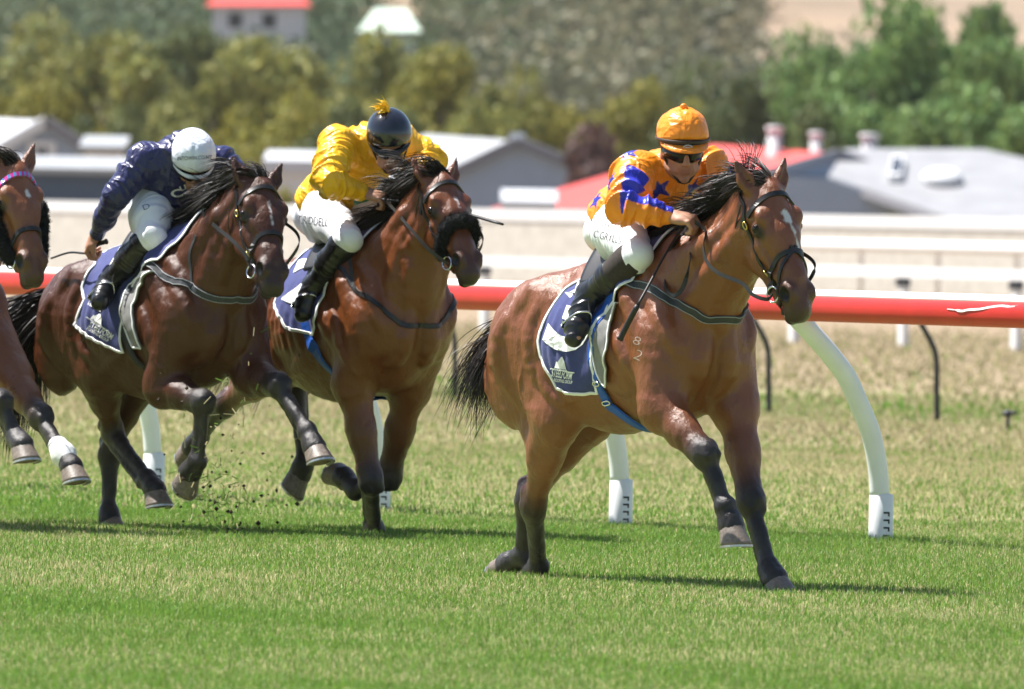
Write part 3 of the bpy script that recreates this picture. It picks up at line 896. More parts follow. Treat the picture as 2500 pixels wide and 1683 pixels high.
# ------------------------------------------------------------------ tools for tack, cloth and lettering
def hits(S, c, R, t0, steps=60, off=0.0, tmax=9.0):
    """march many rays onto a solid at once; where one misses, its nearest approach"""
    R = np.asarray(R, float).reshape(-1, 3); n = len(R)
    c = np.broadcast_to(np.asarray(c, float), (n, 3))
    t = np.full(n, float(t0)); best = np.full(n, 9.0); bt = t.copy()
    for _ in range(steps):
        d = S.sdf(c + R * t[:, None]) - off
        m = (d < best) & (best > .0015); bt = np.where(m, t, bt); best = np.where(m, d, best)
        t = t + np.clip(d, -.05, .12) * .8
    return c + R * bt[:, None], best

def on_px(F, S, pts, off=0.0, bvh=None):
    """points of the photograph laid on a solid (or on a finished mesh)"""
    out, miss = [None] * len(pts), []
    for i, (x, y) in enumerate(pts):
        c, r = F.lray(x, y)
        if bvh is not None:
            h = bvh.ray_cast(Vector(c), Vector(r))
            if h[0] is not None: out[i] = np.array(h[0]) + np.array(h[1]) * off * (1 if h[1] @ Vector(r) < 0 else -1); continue
        miss.append((i, c, r))
    if miss and S is not None:
        c = miss[0][1]; d0 = np.linalg.norm(F.loc(F.o + np.array([0, 0, 1.2])) - c)
        P, b = hits(S, c, [m[2] for m in miss], d0 - 1.9, 70, off)
        for (i, _, _), p in zip(miss, P): out[i] = p
    elif miss:
        for i, c, r in miss:
            h = min((bvh.find_nearest(Vector(c + r * t)) for t in np.linspace(50, 64, 60)), key=lambda q: q[3]); out[i] = np.array(h[0])
    return np.array(out)

def strap(name, S, P, width, thick, mat, parent, n=40, off=.003, snap=True, mb=None):
    Q = smooth_path(P, n)
    if snap: Q = S.snap(Q, off, 3)
    N = S.grad(Q)
    m = mb or MB(); m.ribbon(Q, N, width, thick)
    if mb is None: return m.build(name, mat, parent, smooth=False)

def text_mesh(body, size=1.0, bold=0.0, cuts=0.0):
    cu = bpy.data.curves.new('lettering', 'FONT'); cu.body = body; cu.size = size; cu.offset = bold; cu.resolution_u = 4
    o = bpy.data.objects.new('lettering', cu); COL.objects.link(o)
    bpy.context.view_layer.update()
    me = bpy.data.meshes.new_from_object(o)
    bpy.data.objects.remove(o); bpy.data.curves.remove(cu)
    bm = bmesh.new(); bm.from_mesh(me); bpy.data.meshes.remove(me)
    bmesh.ops.triangulate(bm, faces=bm.faces[:])
    if cuts:
        for _ in range(3):
            e = [x for x in bm.edges if x.calc_length() > cuts]
            if not e: break
            bmesh.ops.subdivide_edges(bm, edges=e, cuts=1)
        bmesh.ops.triangulate(bm, faces=[f for f in bm.faces if len(f.verts) > 3])
    V = np.array([v.co[:] for v in bm.verts]); Fc = np.array([[v.index for v in f.verts] for f in bm.faces])
    bm.free()
    return V, Fc

_bv = {}
def lettering(name, F, obj, body, p0, p1, hpx, mat, parent, off=.002, bold=0.01, cuts=.08, flat2d=None):
    """letters lying on a mesh between two places of the photograph"""
    if flat2d is None: V, Fc = text_mesh(body, 1.0, bold, cuts)
    else: V, Fc = flat2d
    x0, x1 = V[:, 0].min(), V[:, 0].max(); hh = max(V[:, 1].max(), 1e-6)
    p0, p1 = np.array(p0, float), np.array(p1, float)
    d = p1 - p0; up = np.array([d[1], -d[0]]) / np.linalg.norm(d)
    if up[1] > 0: up = -up
    Q = p0 + ((V[:, 0] - x0) / (x1 - x0))[:, None] * d + (V[:, 1] / hh * hpx)[:, None] * up
    if obj.name not in _bv: _bv[obj.name] = bvh_of(obj)
    return mesh_np(name, on_px(F, None, Q, off, _bv[obj.name]), Fc, mat, parent, False)

def star2d(x, y, R, rot=0.0):
    a = (np.arctan2(y, x) - rot) % (2 * np.pi / 5) - np.pi / 5
    r = np.hypot(x, y); q = np.pi / 5; ri = R * .42
    # edge from the outer tip (at +-q) to the inner notch (at 0)
    A = np.array([R * np.cos(q), R * np.sin(q)]); B = np.array([ri, 0.0])
    px, py = r * np.cos(a), np.abs(r * np.sin(a))
    return (A[0] - B[0]) * (py - B[1]) - (A[1] - B[1]) * (px - B[0]) > 0

# ------------------------------------------------------------------ jockeys
SKIN = np.array([.44, .225, .145])
M_SKIN = pmat('skin', SKIN, .5, .4, attr=True, var=.10, scale=40, bump=.12, bscale=120)
def satin(name='silk_satin', col=(1, 1, 1), attr=True, strength=.42):
    m = pmat(name, col, .36, .5, attr=attr, var=.05, scale=25)
    t = m.node_tree; N, Lk = t.nodes, t.links; b = N['Principled BSDF']
    tc = N.new('ShaderNodeTexCoord'); h = None
    for (sc, rot, st) in (((5, 16, 10), (.3, .5, .2), 1.0), ((15, 5, 12), (-.5, .2, .9), .6)):
        mp = N.new('ShaderNodeMapping'); mp.inputs['Scale'].default_value = sc; mp.inputs['Rotation'].default_value = rot; Lk.new(tc.outputs['Object'], mp.inputs[0])
        nz = N.new('ShaderNodeTexNoise'); nz.inputs['Scale'].default_value = 1.0; nz.inputs['Detail'].default_value = 2; nz.inputs['Distortion'].default_value = .8; Lk.new(mp.outputs[0], nz.inputs['Vector'])
        a = N.new('ShaderNodeMath'); a.operation = 'SUBTRACT'; a.inputs[1].default_value = .5; Lk.new(nz.outputs['Fac'], a.inputs[0])
        c = N.new('ShaderNodeMath'); c.operation = 'ABSOLUTE'; Lk.new(a.outputs[0], c.inputs[0])
        e = N.new('ShaderNodeMath'); e.operation = 'MULTIPLY'; e.inputs[1].default_value = -st; Lk.new(c.outputs[0], e.inputs[0])
        if h is None: h = e
        else:
            q = N.new('ShaderNodeMath'); q.operation = 'ADD'; Lk.new(h.outputs[0], q.inputs[0]); Lk.new(e.outputs[0], q.inputs[1]); h = q
    bp = N.new('ShaderNodeBump'); bp.inputs['Strength'].default_value = strength; bp.inputs['Distance'].default_value = .06
    Lk.new(h.outputs[0], bp.inputs['Height']); Lk.new(bp.outputs[0], b.inputs['Normal'])
    return m
M_SATIN = satin()
M_BREECH = pmat('white_nylon', (.78, .79, .82), .55, .4, var=.04, scale=30)
M_BOOT = pmat('black_boot_leather', (.012, .012, .013), .28, .5, var=.3, scale=20, bump=.35, bscale=35)
M_GAITER = pmat('dark_gaiter_cloth', (.045, .036, .033), .8, .2, var=.2, scale=60)
M_LEATHER = pmat('black_strap_leather', (.014, .013, .013), .4, .5, var=.3, scale=60)
M_GREYSTRAP = pmat('grey_elastic_strap', (.045, .048, .054), .6, .3, var=.15, scale=80)
M_PALE = pmat('pale_strap_edge', (.55, .56, .58), .55, .3, var=.1, scale=80)
M_STEEL = pmat('bright_steel', (.62, .62, .64), .25, .5, metal=1., var=.1)
M_BRASS = pmat('brass_buckle', (.62, .46, .16), .3, .5, metal=1., var=.1)
M_BLACKTXT = pmat('black_print', (.015, .015, .02), .6, .3)
M_WHITETXT = pmat('white_print', (.80, .80, .80), .6, .3)
M_NAVY = pmat('navy_cloth', (.042, .052, .175), .7, .25, var=.12, scale=40, bump=.15, bscale=300, sheen=.1)
M_WHITECLOTH = pmat('white_binding', (.78, .78, .78), .7, .25, var=.05)
M_GREYPAD = pmat('grey_felt_pad', (.23, .225, .22), .85, .2, var=.1, scale=50)
M_BLUE = pmat('blue_webbing', (.012, .085, .42), .55, .35, var=.1, scale=80)
M_GOGGLE = pmat('dark_lens', (.006, .005, .006), .16, .30, var=0)
M_RUBBER = pmat('black_rubber', (.018, .017, .018), .5, .4, var=.2)
M_TAN = pmat('dark_brown_leather', (.05, .03, .022), .5, .4, var=.2)

def frame_of(fwd, side):
    f = unit(fwd); s = unit(np.asarray(side) - f * (np.asarray(side) @ f)); return np.array([f, s, np.cross(f, s)])

def hand(S, wr, kn, palm_n, sd, js, curl=1.0, thumb_dir=None):
    """fist: palm, four curled fingers of unequal length, thumb from the side of the palm"""
    d = unit(kn - wr); n = unit(palm_n - d * (palm_n @ d)); a = np.cross(d, n) * sd      # a: towards the little finger
    c = wr + d * .055 * js
    A = np.array([d, a, n])
    S.ell(c, js * np.array([.050, .043, .022]), A=A, k=.012)
    for i, (o, l) in enumerate(((-.030, .92), (-.010, 1.0), (.011, .95), (.030, .78))):
        b = wr + d * .092 * js + a * o * js
        p1 = b + (d * .55 - n * .0 + n * .75 * curl) * .036 * l * js
        p2 = p1 + (d * -.25 + n * .95) * .026 * l * js * curl
        p3 = p2 + (-d * .95 + n * .15) * .022 * l * js * curl
        S.cone(b - d * .02 * js, b, .0095 * js, .0105 * js, k=.004)
        S.cone(b, p1, .0105 * js, .0092 * js, k=.003)
        S.cone(p1, p2, .0092 * js, .0085 * js, k=.003)
        S.cone(p2, p3, .0085 * js, .0075 * js, k=.003)
    t0 = wr + d * .035 * js - a * .034 * js + n * .008 * js
    t1 = t0 + (d * .75 - a * .35 + n * .45) * .036 * js
    t2 = t1 + (d * .75 + a * .35 + n * .45) * .030 * js
    S.cone(t0, t1, .0135 * js, .0105 * js, k=.008); S.cone(t1, t2, .0105 * js, .0085 * js, k=.003)

def fold(V, N, amp, segs, fr=15.0, seed=0.0, slant=.5):
    """cloth folds: creases run round and slantwise across the limb they lie on"""
    best = np.full(len(V), 9.0); u = np.zeros(len(V)); off = np.zeros((len(V), 3)); sg = np.zeros(len(V))
    for i, (a, b) in enumerate(segs):
        d = b - a; l = np.linalg.norm(d); x = d / l
        t = np.clip(((V - a) @ d) / (l * l), 0, 1); r = V - (a + t[:, None] * d); dist = np.linalg.norm(r, axis=1)
        m = dist < best; best = np.where(m, dist, best); u = np.where(m, (V - a) @ x, u); off = np.where(m[:, None], r, off); sg = np.where(m, i, sg)
    w_ = off @ np.array([.35, .75, .55])
    warp = (fnoise(V, 7, 2) - .5) * .10
    q = np.stack([u * fr + w_ * fr * slant + warp * fr, w_ * fr * .22 + sg * 5.1, off @ np.array([.8, -.2, .3]) * fr * .22 + seed], 1)
    c1 = 1 - np.abs(2 * vnoise(q, 1.0) - 1); c1 = c1 ** 2.2
    c2 = 1 - np.abs(2 * vnoise(q * np.array([1.9, 1.6, 1.6]) + 3.3, 1.0) - 1); c2 = c2 ** 2.0
    mask = .35 + .9 * fnoise(V + seed, 6, 2)
    return V + N * ((c1 - .36) * amp * mask + (c2 - .38) * amp * .45)[:, None]

def build_jockey(H, cfg):
    F, js = H['F'], cfg.get('js', 1.1)
    root = empty('person', F.o, F.phi - math.pi / 2, cfg['label'], 'person', 'jockeys riding in the race')
    g = lambda k: (np.array(cfg[k], float) if abs(cfg[k][1]) < 5 else F.J(*cfg[k]))
    pel, hd = g('pelvis'), g('head')
    sR, eR, wR, kR = g('shR'), g('elR'), g('wrR'), g('knR')
    sL, eL, wL, kL = g('shL'), g('elL'), g('wrL'), g('knL')
    hR, nR, aR, tR = g('hipR'), g('kneeR'), g('ankR'), g('toeR')
    mir = lambda p: p * np.array([1, -1, 1])
    hL, nL, aL, tL = [mir(x) if k not in cfg else g(k) for x, k in ((hR, 'hipL'), (nR, 'kneeL'), (aR, 'ankL'), (tR, 'toeL'))]
    chest = (sR + sL) / 2; sp = unit(chest - pel); across = unit(sL - sR); nrm = np.cross(sp, across)   # nrm: out of the back or belly
    if nrm[2] < 0: nrm = -nrm
    TA = np.array([sp, across, nrm])
    FA = frame_of(cfg['face'], cfg.get('face_side', (-cfg['face'][1], cfg['face'][0], cfg.get('tilt', 0.0))))
    if FA[2][2] < 0: FA[2] = -FA[2]
    if np.cross(FA[0], FA[1]) @ FA[2] < 0: FA[1] = -FA[1]
    f = lambda x, y, z: hd + js * (x * FA[0] + y * FA[1] + z * FA[2])
    # ---- body: head, neck, trunk, arms, hands and legs in one skin
    B = Solid()
    B.ell(f(0, 0, .005), js * np.array([.092, .076, .092]), A=FA, k=.02)
    B.ell(f(.035, 0, -.07), js * np.array([.062, .058, .08]), A=FA, k=.02)
    B.ell(f(.036, 0, -.122), js * np.array([.052, .047, .036]), A=FA, k=.02)
    B.ball(f(.074, 0, -.148), .019 * js, k=.016)
    for s in (-1, 1):
        B.ell(f(.062, s * .042, -.068), js * np.array([.022, .020, .017]), A=FA, k=.014)
        B.cone(f(.083, s * .012, -.022), f(.072, s * .045, -.020), .010 * js, .009 * js, k=.010)
        B.ell(f(.088, s * .030, -.042), js * np.array([.016, .016, .011]), A=FA, k=.008, op=-1)
        B.ball(f(.074, s * .031, -.042), .012 * js, k=.003, col=SKIN * .5)
        B.ball(f(.098, s * .011, -.086), .0085 * js, k=.006)
        B.cone(f(.084, s * .026, -.088), f(.080, s * .034, -.118), .007 * js, .006 * js, k=.012)
        B.cone(f(.050, s * .045, -.115), f(.010, s * .050, -.105), .016 * js, .016 * js, k=.02)
        B.ell(f(-.004, s * .076, -.045), js * np.array([.018, .008, .030]), A=FA, k=.006)
    B.cone(f(.090, 0, -.030), f(.112, 0, -.080), .0085 * js, .0125 * js, k=.012)
    B.cone(f(.092, -.018, -.106), f(.092, .018, -.106), .0065 * js, .0065 * js, k=.007, col=SKIN * np.array([.85, .55, .5]))
    B.cone(f(.090, -.016, -.122), f(.090, .016, -.122), .0075 * js, .0075 * js, k=.007, col=SKIN * np.array([.85, .55, .5]))
    B.cone(f(.106, -.022, -.114), f(.106, .022, -.114), .0045 * js, .0045 * js, k=.004, op=-1)
    nb = chest + sp * .02
    B.cone(f(-.02, 0, -.09), nb, .052 * js, .065 * js, k=.03)
    B.ell(chest - sp * .12, (.22, .16, .10), A=TA, k=.05); B.ell(pel + sp * .08, (.18, .14, .10), A=TA, k=.05)
    for (s_, e_, w_, k_, sd) in ((sR, eR, wR, kR, -1), (sL, eL, wL, kL, 1)):
        B.cone(s_, e_, .05 * js, .038 * js, k=.04); B.cone(e_, w_, .040 * js, .027 * js, k=.02)
        d = unit(k_ - w_)
        B.cone(w_ - d * .02, w_ + d * .03 * js, .027 * js, .028 * js, k=.015)
        pn = np.array(cfg.get('palmR' if sd < 0 else 'palmL', (0.1, -sd * .75, -.65)), float)
        hand(B, w_, k_, pn, sd * cfg.get('flipR' if sd < 0 else 'flipL', 1), js * 1.05)
    for (h_, n_, a_, t_) in ((hR, nR, aR, tR), (hL, nL, aL, tL)):
        B.cone(h_, n_, .08 * js, .052 * js, k=.04); B.cone(n_, a_, .05 * js, .036 * js, k=.02); B.cone(a_, t_, .03, .025, k=.02)
    V, Fc = B.mesh(.0052); V = relax(V, Fc, 1, .4)
    C = B.paint(V, SKIN, .008)
    C = C * (0.9 + .2 * fnoise(V, 30, 2))[:, None]
    hl = (V - hd) @ FA.T / js
    beard = np.clip((-.095 - hl[:, 2]) / .03, 0, 1) * (hl[:, 0] > .0) * (np.abs(hl).max(1) < .3) * cfg.get('stubble', .25)
    C = C * (1 - beard[:, None] * np.array([.45, .35, .25]))
    hair = (hl[:, 0] < .02) & (hl[:, 2] > -.07) & (np.abs(hl).max(1) < .2) & (np.abs(hl[:, 1]) < .070)
    C[hair] = (.06, .04, .025)
    mesh_np('body', V, Fc, M_SKIN, root, True, C)
    # ---- jacket
    Jk = Solid()
    Jk.ell(chest - sp * .10 - nrm * .00, (.20, .195, .125), A=TA, k=.07)
    Jk.ell(pel + sp * .20, (.22, .160, .125), A=TA, k=.07)
    Jk.ell(pel + sp * .06 + nrm * .02, (.11, .155, .115), A=TA, k=.06)
    Jk.cone(nb - sp * .05, nb + unit(f(-.02, 0, -.09) - nb) * .035, .11, .072, k=.05)
    js0 = js; js = js * cfg.get('sleeve', .88)
    for (s_, e_, w_) in ((sR, eR, wR), (sL, eL, wL)):
        Jk.ball(s_, .088 * js, k=.07)
        d1, d2 = e_ - s_, w_ - e_
        Jk.cone(s_, s_ + d1 * .55, .082 * js, .080 * js, k=.05); Jk.cone(s_ + d1 * .55, e_, .080 * js, .067 * js, k=.04)
        Jk.cone(e_, e_ + d2 * .6, .068 * js, .056 * js, k=.03); Jk.cone(e_ + d2 * .6, w_ - unit(d2) * .015, .056 * js, .036 * js, k=.02)
        Jk.cone(w_ - unit(d2) * .03, w_ - unit(d2) * .004, .036 * js, .035 * js, k=.01)
    js = js0
    V, Fc = Jk.mesh(.0050); V = relax(V, Fc, 2, .5); N = vnormals(V, Fc)
    base = np.array(cfg['silk'], float)
    C = np.tile(base, (len(V), 1))
    V0 = V.copy()
    V = fold(V, N, cfg.get('fold', .016), [(sR, eR), (eR, wR), (sL, eL), (eL, wL), (pel, chest)], 16.0, cfg['seed'] * 3.1)
    Jk_info = dict(V=V0, N=N, Fc=Fc, sR=sR, eR=eR, wR=wR, sL=sL, eL=eL, wL=wL, chest=chest, sp=sp, across=across, nrm=nrm, S=Jk, F=F)
    if cfg.get('pattern'): C = cfg['pattern'](C, Jk_info)
    jk = mesh_np('jacket', V, Fc, M_SATIN, root, True, C)
    # ---- breeches
    Br = Solid()
    Br.ell(pel - sp * .02 - nrm * .02, (.13, .155, .115), A=TA, k=.05)
    gt = .26
    for (h_, n_, a_) in ((hR, nR, aR), (hL, nL, aL)):
        Br.ell(h_ - sp * .03 - nrm * .05, (.11, .088, .10), A=TA, k=.05)
        Br.cone(h_, h_ + (n_ - h_) * .5, .094 * js, .082 * js, k=.05); Br.cone(h_ + (n_ - h_) * .5, n_, .080 * js, .056 * js, k=.04)
        Br.ball(n_, .053 * js, k=.02)
        Br.cone(n_, n_ + (a_ - n_) * .26, .058 * js, .055 * js, k=.03)
    V, Fc = Br.mesh(.0065); V = relax(V, Fc, 2, .5); N = vnormals(V, Fc)
    V = fold(V, N, .012, [(hR, nR), (nR, aR), (hL, nL), (nL, aL)], 20.0, 4.4)
    br = mesh_np('breeches', V, Fc, M_BREECH, root, True)
    # ---- boots
    for (n_, a_, t_, sd) in ((nR, aR, tR, -1), (nL, aL, tL, 1)):
        Bo = Solid(); sh = a_ - n_; L = unit(sh)
        if not cfg.get('gaiter'):
            Bo.cone(n_ + sh * .14, n_ + sh * .5, .069 * js, .066 * js, k=.02)
        Bo.cone(n_ + sh * .5, a_ - L * .03, .064 * js, .048 * js, k=.02)
        Bo.ball(a_, .046 * js, k=.03)
        ft = t_ - a_; fd = unit(ft); hp = unit(L - fd * (L @ fd))
        heel = a_ - fd * .035 + hp * .035
        Bo.cone(heel, a_ + ft * .4 + hp * .02, .036 * js, .042 * js, k=.03)
        Bo.cone(a_ + ft * .3 + hp * .01, a_ + ft * .75 + hp * .02, .043 * js, .045 * js, k=.03)
        Bo.cone(a_ + ft * .7 + hp * .02, t_ + hp * .015, .044 * js, .034 * js, k=.02)
        V, Fc = Bo.mesh(.006); V = relax(V, Fc, 1, .5); N = vnormals(V, Fc)
        V = fold(V, N, .008, [(n_, a_), (a_, t_)], 24.0, 2.2 + sd)
        bo = mesh_np('boot', V, Fc, M_BOOT, root, True)
        so = Solid()
        so.cone(heel + hp * .034, t_ + hp * .044, .024, .026, k=.01, flat=hp, fs=.35)
        V, Fc = so.mesh(.006); mesh_np('sole', V, Fc, M_RUBBER, bo, True)
        if cfg.get('gaiter'):
            G = Solid(); G.cone(n_ + sh * .12, n_ + sh * .60, .073 * js, .061 * js, k=.01)
            V, Fc = G.mesh(.007); V = relax(V, Fc, 1, .5); V = fold(V, vnormals(V, Fc), .004, [(n_, a_)], 16.0, 1.)
            up = np.clip(((V - n_) @ L) / np.linalg.norm(sh), 0, 1)
            mesh_np('gaiter', V, Fc, M_GAITER, root, True)
    # ---- helmet
    hc = cfg['helmet']
    hm = MB(); seg, rg = 40, 14
    R0 = js * np.array([.122, .104, .112])
    for i in range(rg + 1):
        t = i / rg * 1.0
        for k in range(seg):
            a = 2 * math.pi * k / seg
            lim = math.radians(97 if math.cos(a) < .2 else 97 - 14 * (math.cos(a) - .2))
            th = t * lim
            wr = 1 + hc.get('rough', 0) * (fnoise(np.array([[math.cos(a) * 2, math.sin(a) * 2, t * 3 + cfg['seed']]]), 1.6, 2)[0] - .5) * (t > 0.05)
            st = math.sin(th) ** .92 if th < math.pi / 2 else math.sin(th)
            p = np.array([st * math.cos(a) * R0[0], st * math.sin(a) * R0[1], math.cos(th) * R0[2]]) * wr
            hm.v.append(f(*(p / js + np.array([.004, 0, .012]))))
    for i in range(rg):
        for k in range(seg):
            k2 = (k + 1) % seg
            hm.f.append([i * seg + k, (i + 1) * seg + k, (i + 1) * seg + k2, i * seg + k2])
    b = hm.n()
    for k in range(seg): hm.v.append(hm.v[rg * seg + k] * .93 + f(0, 0, -.0) * .07)
    for k in range(seg):
        k2 = (k + 1) % seg
        hm.f.append([rg * seg + k, b + k, b + k2, rg * seg + k2])
    hel = hm.build('helmet', hc['mat'], root)
    pk = MB(); ring0, ring1 = [], []                         # peak
    na = 17
    for side_ in (0, 1):
        for k in range(na):
            a = math.radians(-72 + 144 * k / (na - 1))
            e = math.cos(a * 1.25) ** .8 if abs(a * 1.25) < math.pi / 2 else 0
            p0 = np.array([.118 * math.cos(a), .101 * math.sin(a), -.006 - .0 * e])
            pl = hc.get('peak_len', 1.0); p1 = p0 + pl * np.array([.040 * e * math.cos(a * .6), .020 * e * math.sin(a), -.020 * e])
            dz = np.array([0, 0, -.006 * side_])
            pk.v += [f(*(p0 + dz)), f(*(p1 + dz))]
    o_ = na * 2
    for k in range(na - 1):
        pk.f.append([2 * k, 2 * k + 1, 2 * k + 3, 2 * k + 2]); pk.f.append([o_ + 2 * k, o_ + 2 * k + 2, o_ + 2 * k + 3, o_ + 2 * k + 1])
        pk.f.append([2 * k + 1, o_ + 2 * k + 1, o_ + 2 * k + 3, 2 * k + 3])
    pk.build('peak', hc['peak'], hel)
    if 'band' in hc:                                         # elastic band round the cover
        bd = MB(); pts = []
        for k in range(41):
            a = 2 * math.pi * k / 40
            pts.append(f(.125 * math.cos(a) + .004, .107 * math.sin(a), .002 + .006 * math.cos(a)))
        bd.ribbon(pts, [p - hd for p in pts], .014 * js, .003); bd.build('elastic_band', hc['band'], hel)
    if hc.get('bobble'):
        mb = MB(); mb.ell(f(.004, 0, .128), (.016, .016, .014), 10, 8); mb.build('bobble', hc['mat'], hel)
    # goggles and chin strap
    gz = cfg.get('goggle_z', -.052)
    gm = MB(); pts, nr = [], []
    for k in range(21):
        a = math.radians(-88 + 176 * k / 20)
        pts.append(f(.100 * math.cos(a) + .004, .080 * math.sin(a), gz - .004 * math.cos(3 * a))); nr.append(pts[-1] - f(-.05, 0, gz))
    wd = [.060 * js * (1 - .45 * abs(k - 10) / 10 - .22 * math.exp(-((k - 10) / 1.2) ** 2)) for k in range(21)]
    gm.ribbon(pts, nr, wd, .006)
    gm.build('goggles', M_GOGGLE, root)
    if cfg.get('browpad', True):
        bm_ = MB(); pts, nr = [], []
        for k in range(21):
            a = math.radians(-85 + 170 * k / 20)
            pts.append(f(.112 * math.cos(a) + .002, .092 * math.sin(a), -.014 + .004 * math.cos(a))); nr.append(pts[-1] - hd)
        bm_.ribbon(pts, nr, .034 * js, .008); bp_ = bm_.build('helmet_rim', M_RUBBER, hel)
        if cfg.get('emblem'):
            eb = MB(); c0 = f(.128, .0, -.012)
            eb.tube([c0 + js * (.017 * math.cos(a) * FA[1] + .010 * math.sin(a) * FA[2]) - js * .0 * FA[0] for a in np.linspace(0, 2 * math.pi, 21)], .0025, 6)
            eb.tube([c0 + js * (x * FA[1]) for x in (-.010, .010)], .003, 6)
            eb.build('oval_emblem', M_PALE, hel)
    cs = MB()
    for s in (-1, 1):
        cs.tube([f(.0, s * .088, -.01), f(.022, s * .074, -.07), f(.050, s * .050, -.125), f(.062, s * .020, -.163), f(.064, 0, -.168)], .0055 * js, 6)
    cs.build('chin_strap', M_LEATHER, root)
    return dict(root=root, F=F, B=B, Jk=Jk, Br=Br, f=f, FA=FA, hd=hd, hel=hel, jk=jk, br=br, js=js, pts=dict(kR=kR, kL=kL, wR=wR, wL=wL, aR=aR, tR=tR, aL=aL, tL=tL, nR=nR, pel=pel))

ORANGE = np.array([.90, .265, .012]); RBLUE = np.array([.022, .03, .40])
def even_mask(m, Fc, n, it=5):
    """smooths the outline of a printed shape along the cloth"""
    m = m.astype(float)
    for _ in range(it):
        a, c = m.copy(), np.ones(n)
        for k in range(4):
            b = (k + 1) % 4
            np.add.at(a, Fc[:, k], m[Fc[:, b]]); np.add.at(c, Fc[:, k], 1); np.add.at(a, Fc[:, b], m[Fc[:, k]]); np.add.at(c, Fc[:, b], 1)
        m = a / c
    return np.clip((m - .42) / .16, 0, 1)

def orange_pattern(C, I):
    V, N, Fc = I['V'], I['N'], I['Fc']
    fl = I['F']; M = np.zeros(len(V), bool)
    near = []
    segs = [(I['sR'], I['eR'], 1), (I['eR'], I['wR'], 2), (I['sL'], I['eL'], 3), (I['eL'], I['wL'], 4), (I['chest'] - I['across'] * .10, I['chest'] + I['across'] * .10, 0), (I['chest'], I['chest'] - I['sp'] * .45, 0)]
    ds = []
    for a, b, k in segs:
        d = b - a; t = np.clip(((V - a) @ d) / (d @ d), 0, 1); r = V - (a + t[:, None] * d)
        ds.append(np.linalg.norm(r, axis=1) - (.10 if k == 0 else .0)); near.append((t, r, d))
    who = np.argmin(np.array(ds), 0)
    for i, (a, b, k) in enumerate(segs):
        if k == 0: continue
        t, r, d = near[i]; x = unit(d)
        up = np.array([.62, .0, .70]); up = unit(up - x * (up @ x)); si = np.cross(x, up)
        ang = np.arctan2(r @ si, r @ up)
        st = np.abs(ang) < (.62 if k in (1, 3) else .50)
        if k in (2, 4): st |= np.abs(np.abs(ang) - np.pi) < .50
        if k in (1, 3): st &= t > .22
        M |= (who == i) & st
    K = even_mask(M, Fc, len(V))[:, None]; C = C * (1 - K) + RBLUE * K
    for p, rot, R in ((on_px(fl, I['S'], [(1608, 464)])[0], .3, .066), (on_px(fl, I['S'], [(1690, 462)])[0], .9, .064), (on_px(fl, I['S'], [(1488, 446)])[0], .1, .060), (on_px(fl, I['S'], [(1533, 378)])[0], .6, .052), (on_px(fl, I['S'], [(1456, 490)])[0], 1.0, .05)):
        n = I['S'].grad(p[None])[0]
        u = unit(np.cross(n, [0, 0, 1.0])); w_ = np.cross(n, u); r = V - p
        m = (np.linalg.norm(r, axis=1) < R * 1.3) & (N @ n > .1) & star2d(r @ u, r @ w_, R, rot)
        K = even_mask(m, Fc, len(V), 1)[:, None]; C = C * (1 - K) + RBLUE * .75 * K  # stars in a darkened stripe blue: shade put into the printed colour
    return C

M_ORANGE = satin('orange_satin_cover', ORANGE, False, .38)
M_WHITECAP = satin('white_satin_cover', (.72, .75, .84), False, .30)
M_BLACKCAP = pmat('glossy_black_shell', (.012, .014, .022), .12, .5, coat=.6, var=.1)

J_LEAD = dict(label='person in orange silks with blue stars and stripes crouched over the leading horse', seed=1, silk=ORANGE, pattern=orange_pattern, fold=.024,
    pelvis=(1508, 545, 0), head=(1666, 338, -.01), face=(.92, -.40, -.20), tilt=.02, gaiter=True, emblem=True, stubble=.4,
    shR=(1548, 428, -.19), elR=(1524, 508, -.35), wrR=(1632, 528, -.19), knR=(1688, 537, -.13), shL=(1722, 412, .19), elL=(.28, .34, 1.62), wrL=(.40, .10, 1.60), knL=(.48, .05, 1.58),
    palmR=(.1, .45, -.85), hipR=(1504, 552, -.13), kneeR=(1556, 626, -.23), ankR=(1437, 722, -.30), toeR=(1406, 826, -.40),
    helmet=dict(mat=M_ORANGE, peak=M_ORANGE, band=M_TAN, bobble=True, rough=.09))
YELLOW = np.array([.90, .47, .010])
J_SECOND = dict(label='person in plain yellow silks and a black helmet with a yellow tuft', seed=2, silk=YELLOW, fold=.027,
    pelvis=(790, 508, 0), head=(950, 330, -.01), face=(.80, -.42, -.62), tilt=.10, browpad=False, goggle_z=-.036,
    shR=(822, 350, -.20), elR=(800, 446, -.36), wrR=(884, 470, -.15), knR=(935, 482, -.08), shL=(985, 358, .20), elL=(1050, 398, .32), wrL=(1018, 445, .12), knL=(1000, 470, .06),
    palmR=(.1, .45, -.85), ankL=(985, 628, .36), toeL=(1006, 680, .42), hipR=(786, 516, -.13), kneeR=(850, 585, -.23), ankR=(764, 702, -.30), toeR=(742, 768, -.36),
    helmet=dict(mat=M_BLACKCAP, peak=M_RUBBER, peak_len=.5))
NAVY = np.array([.020, .022, .085])
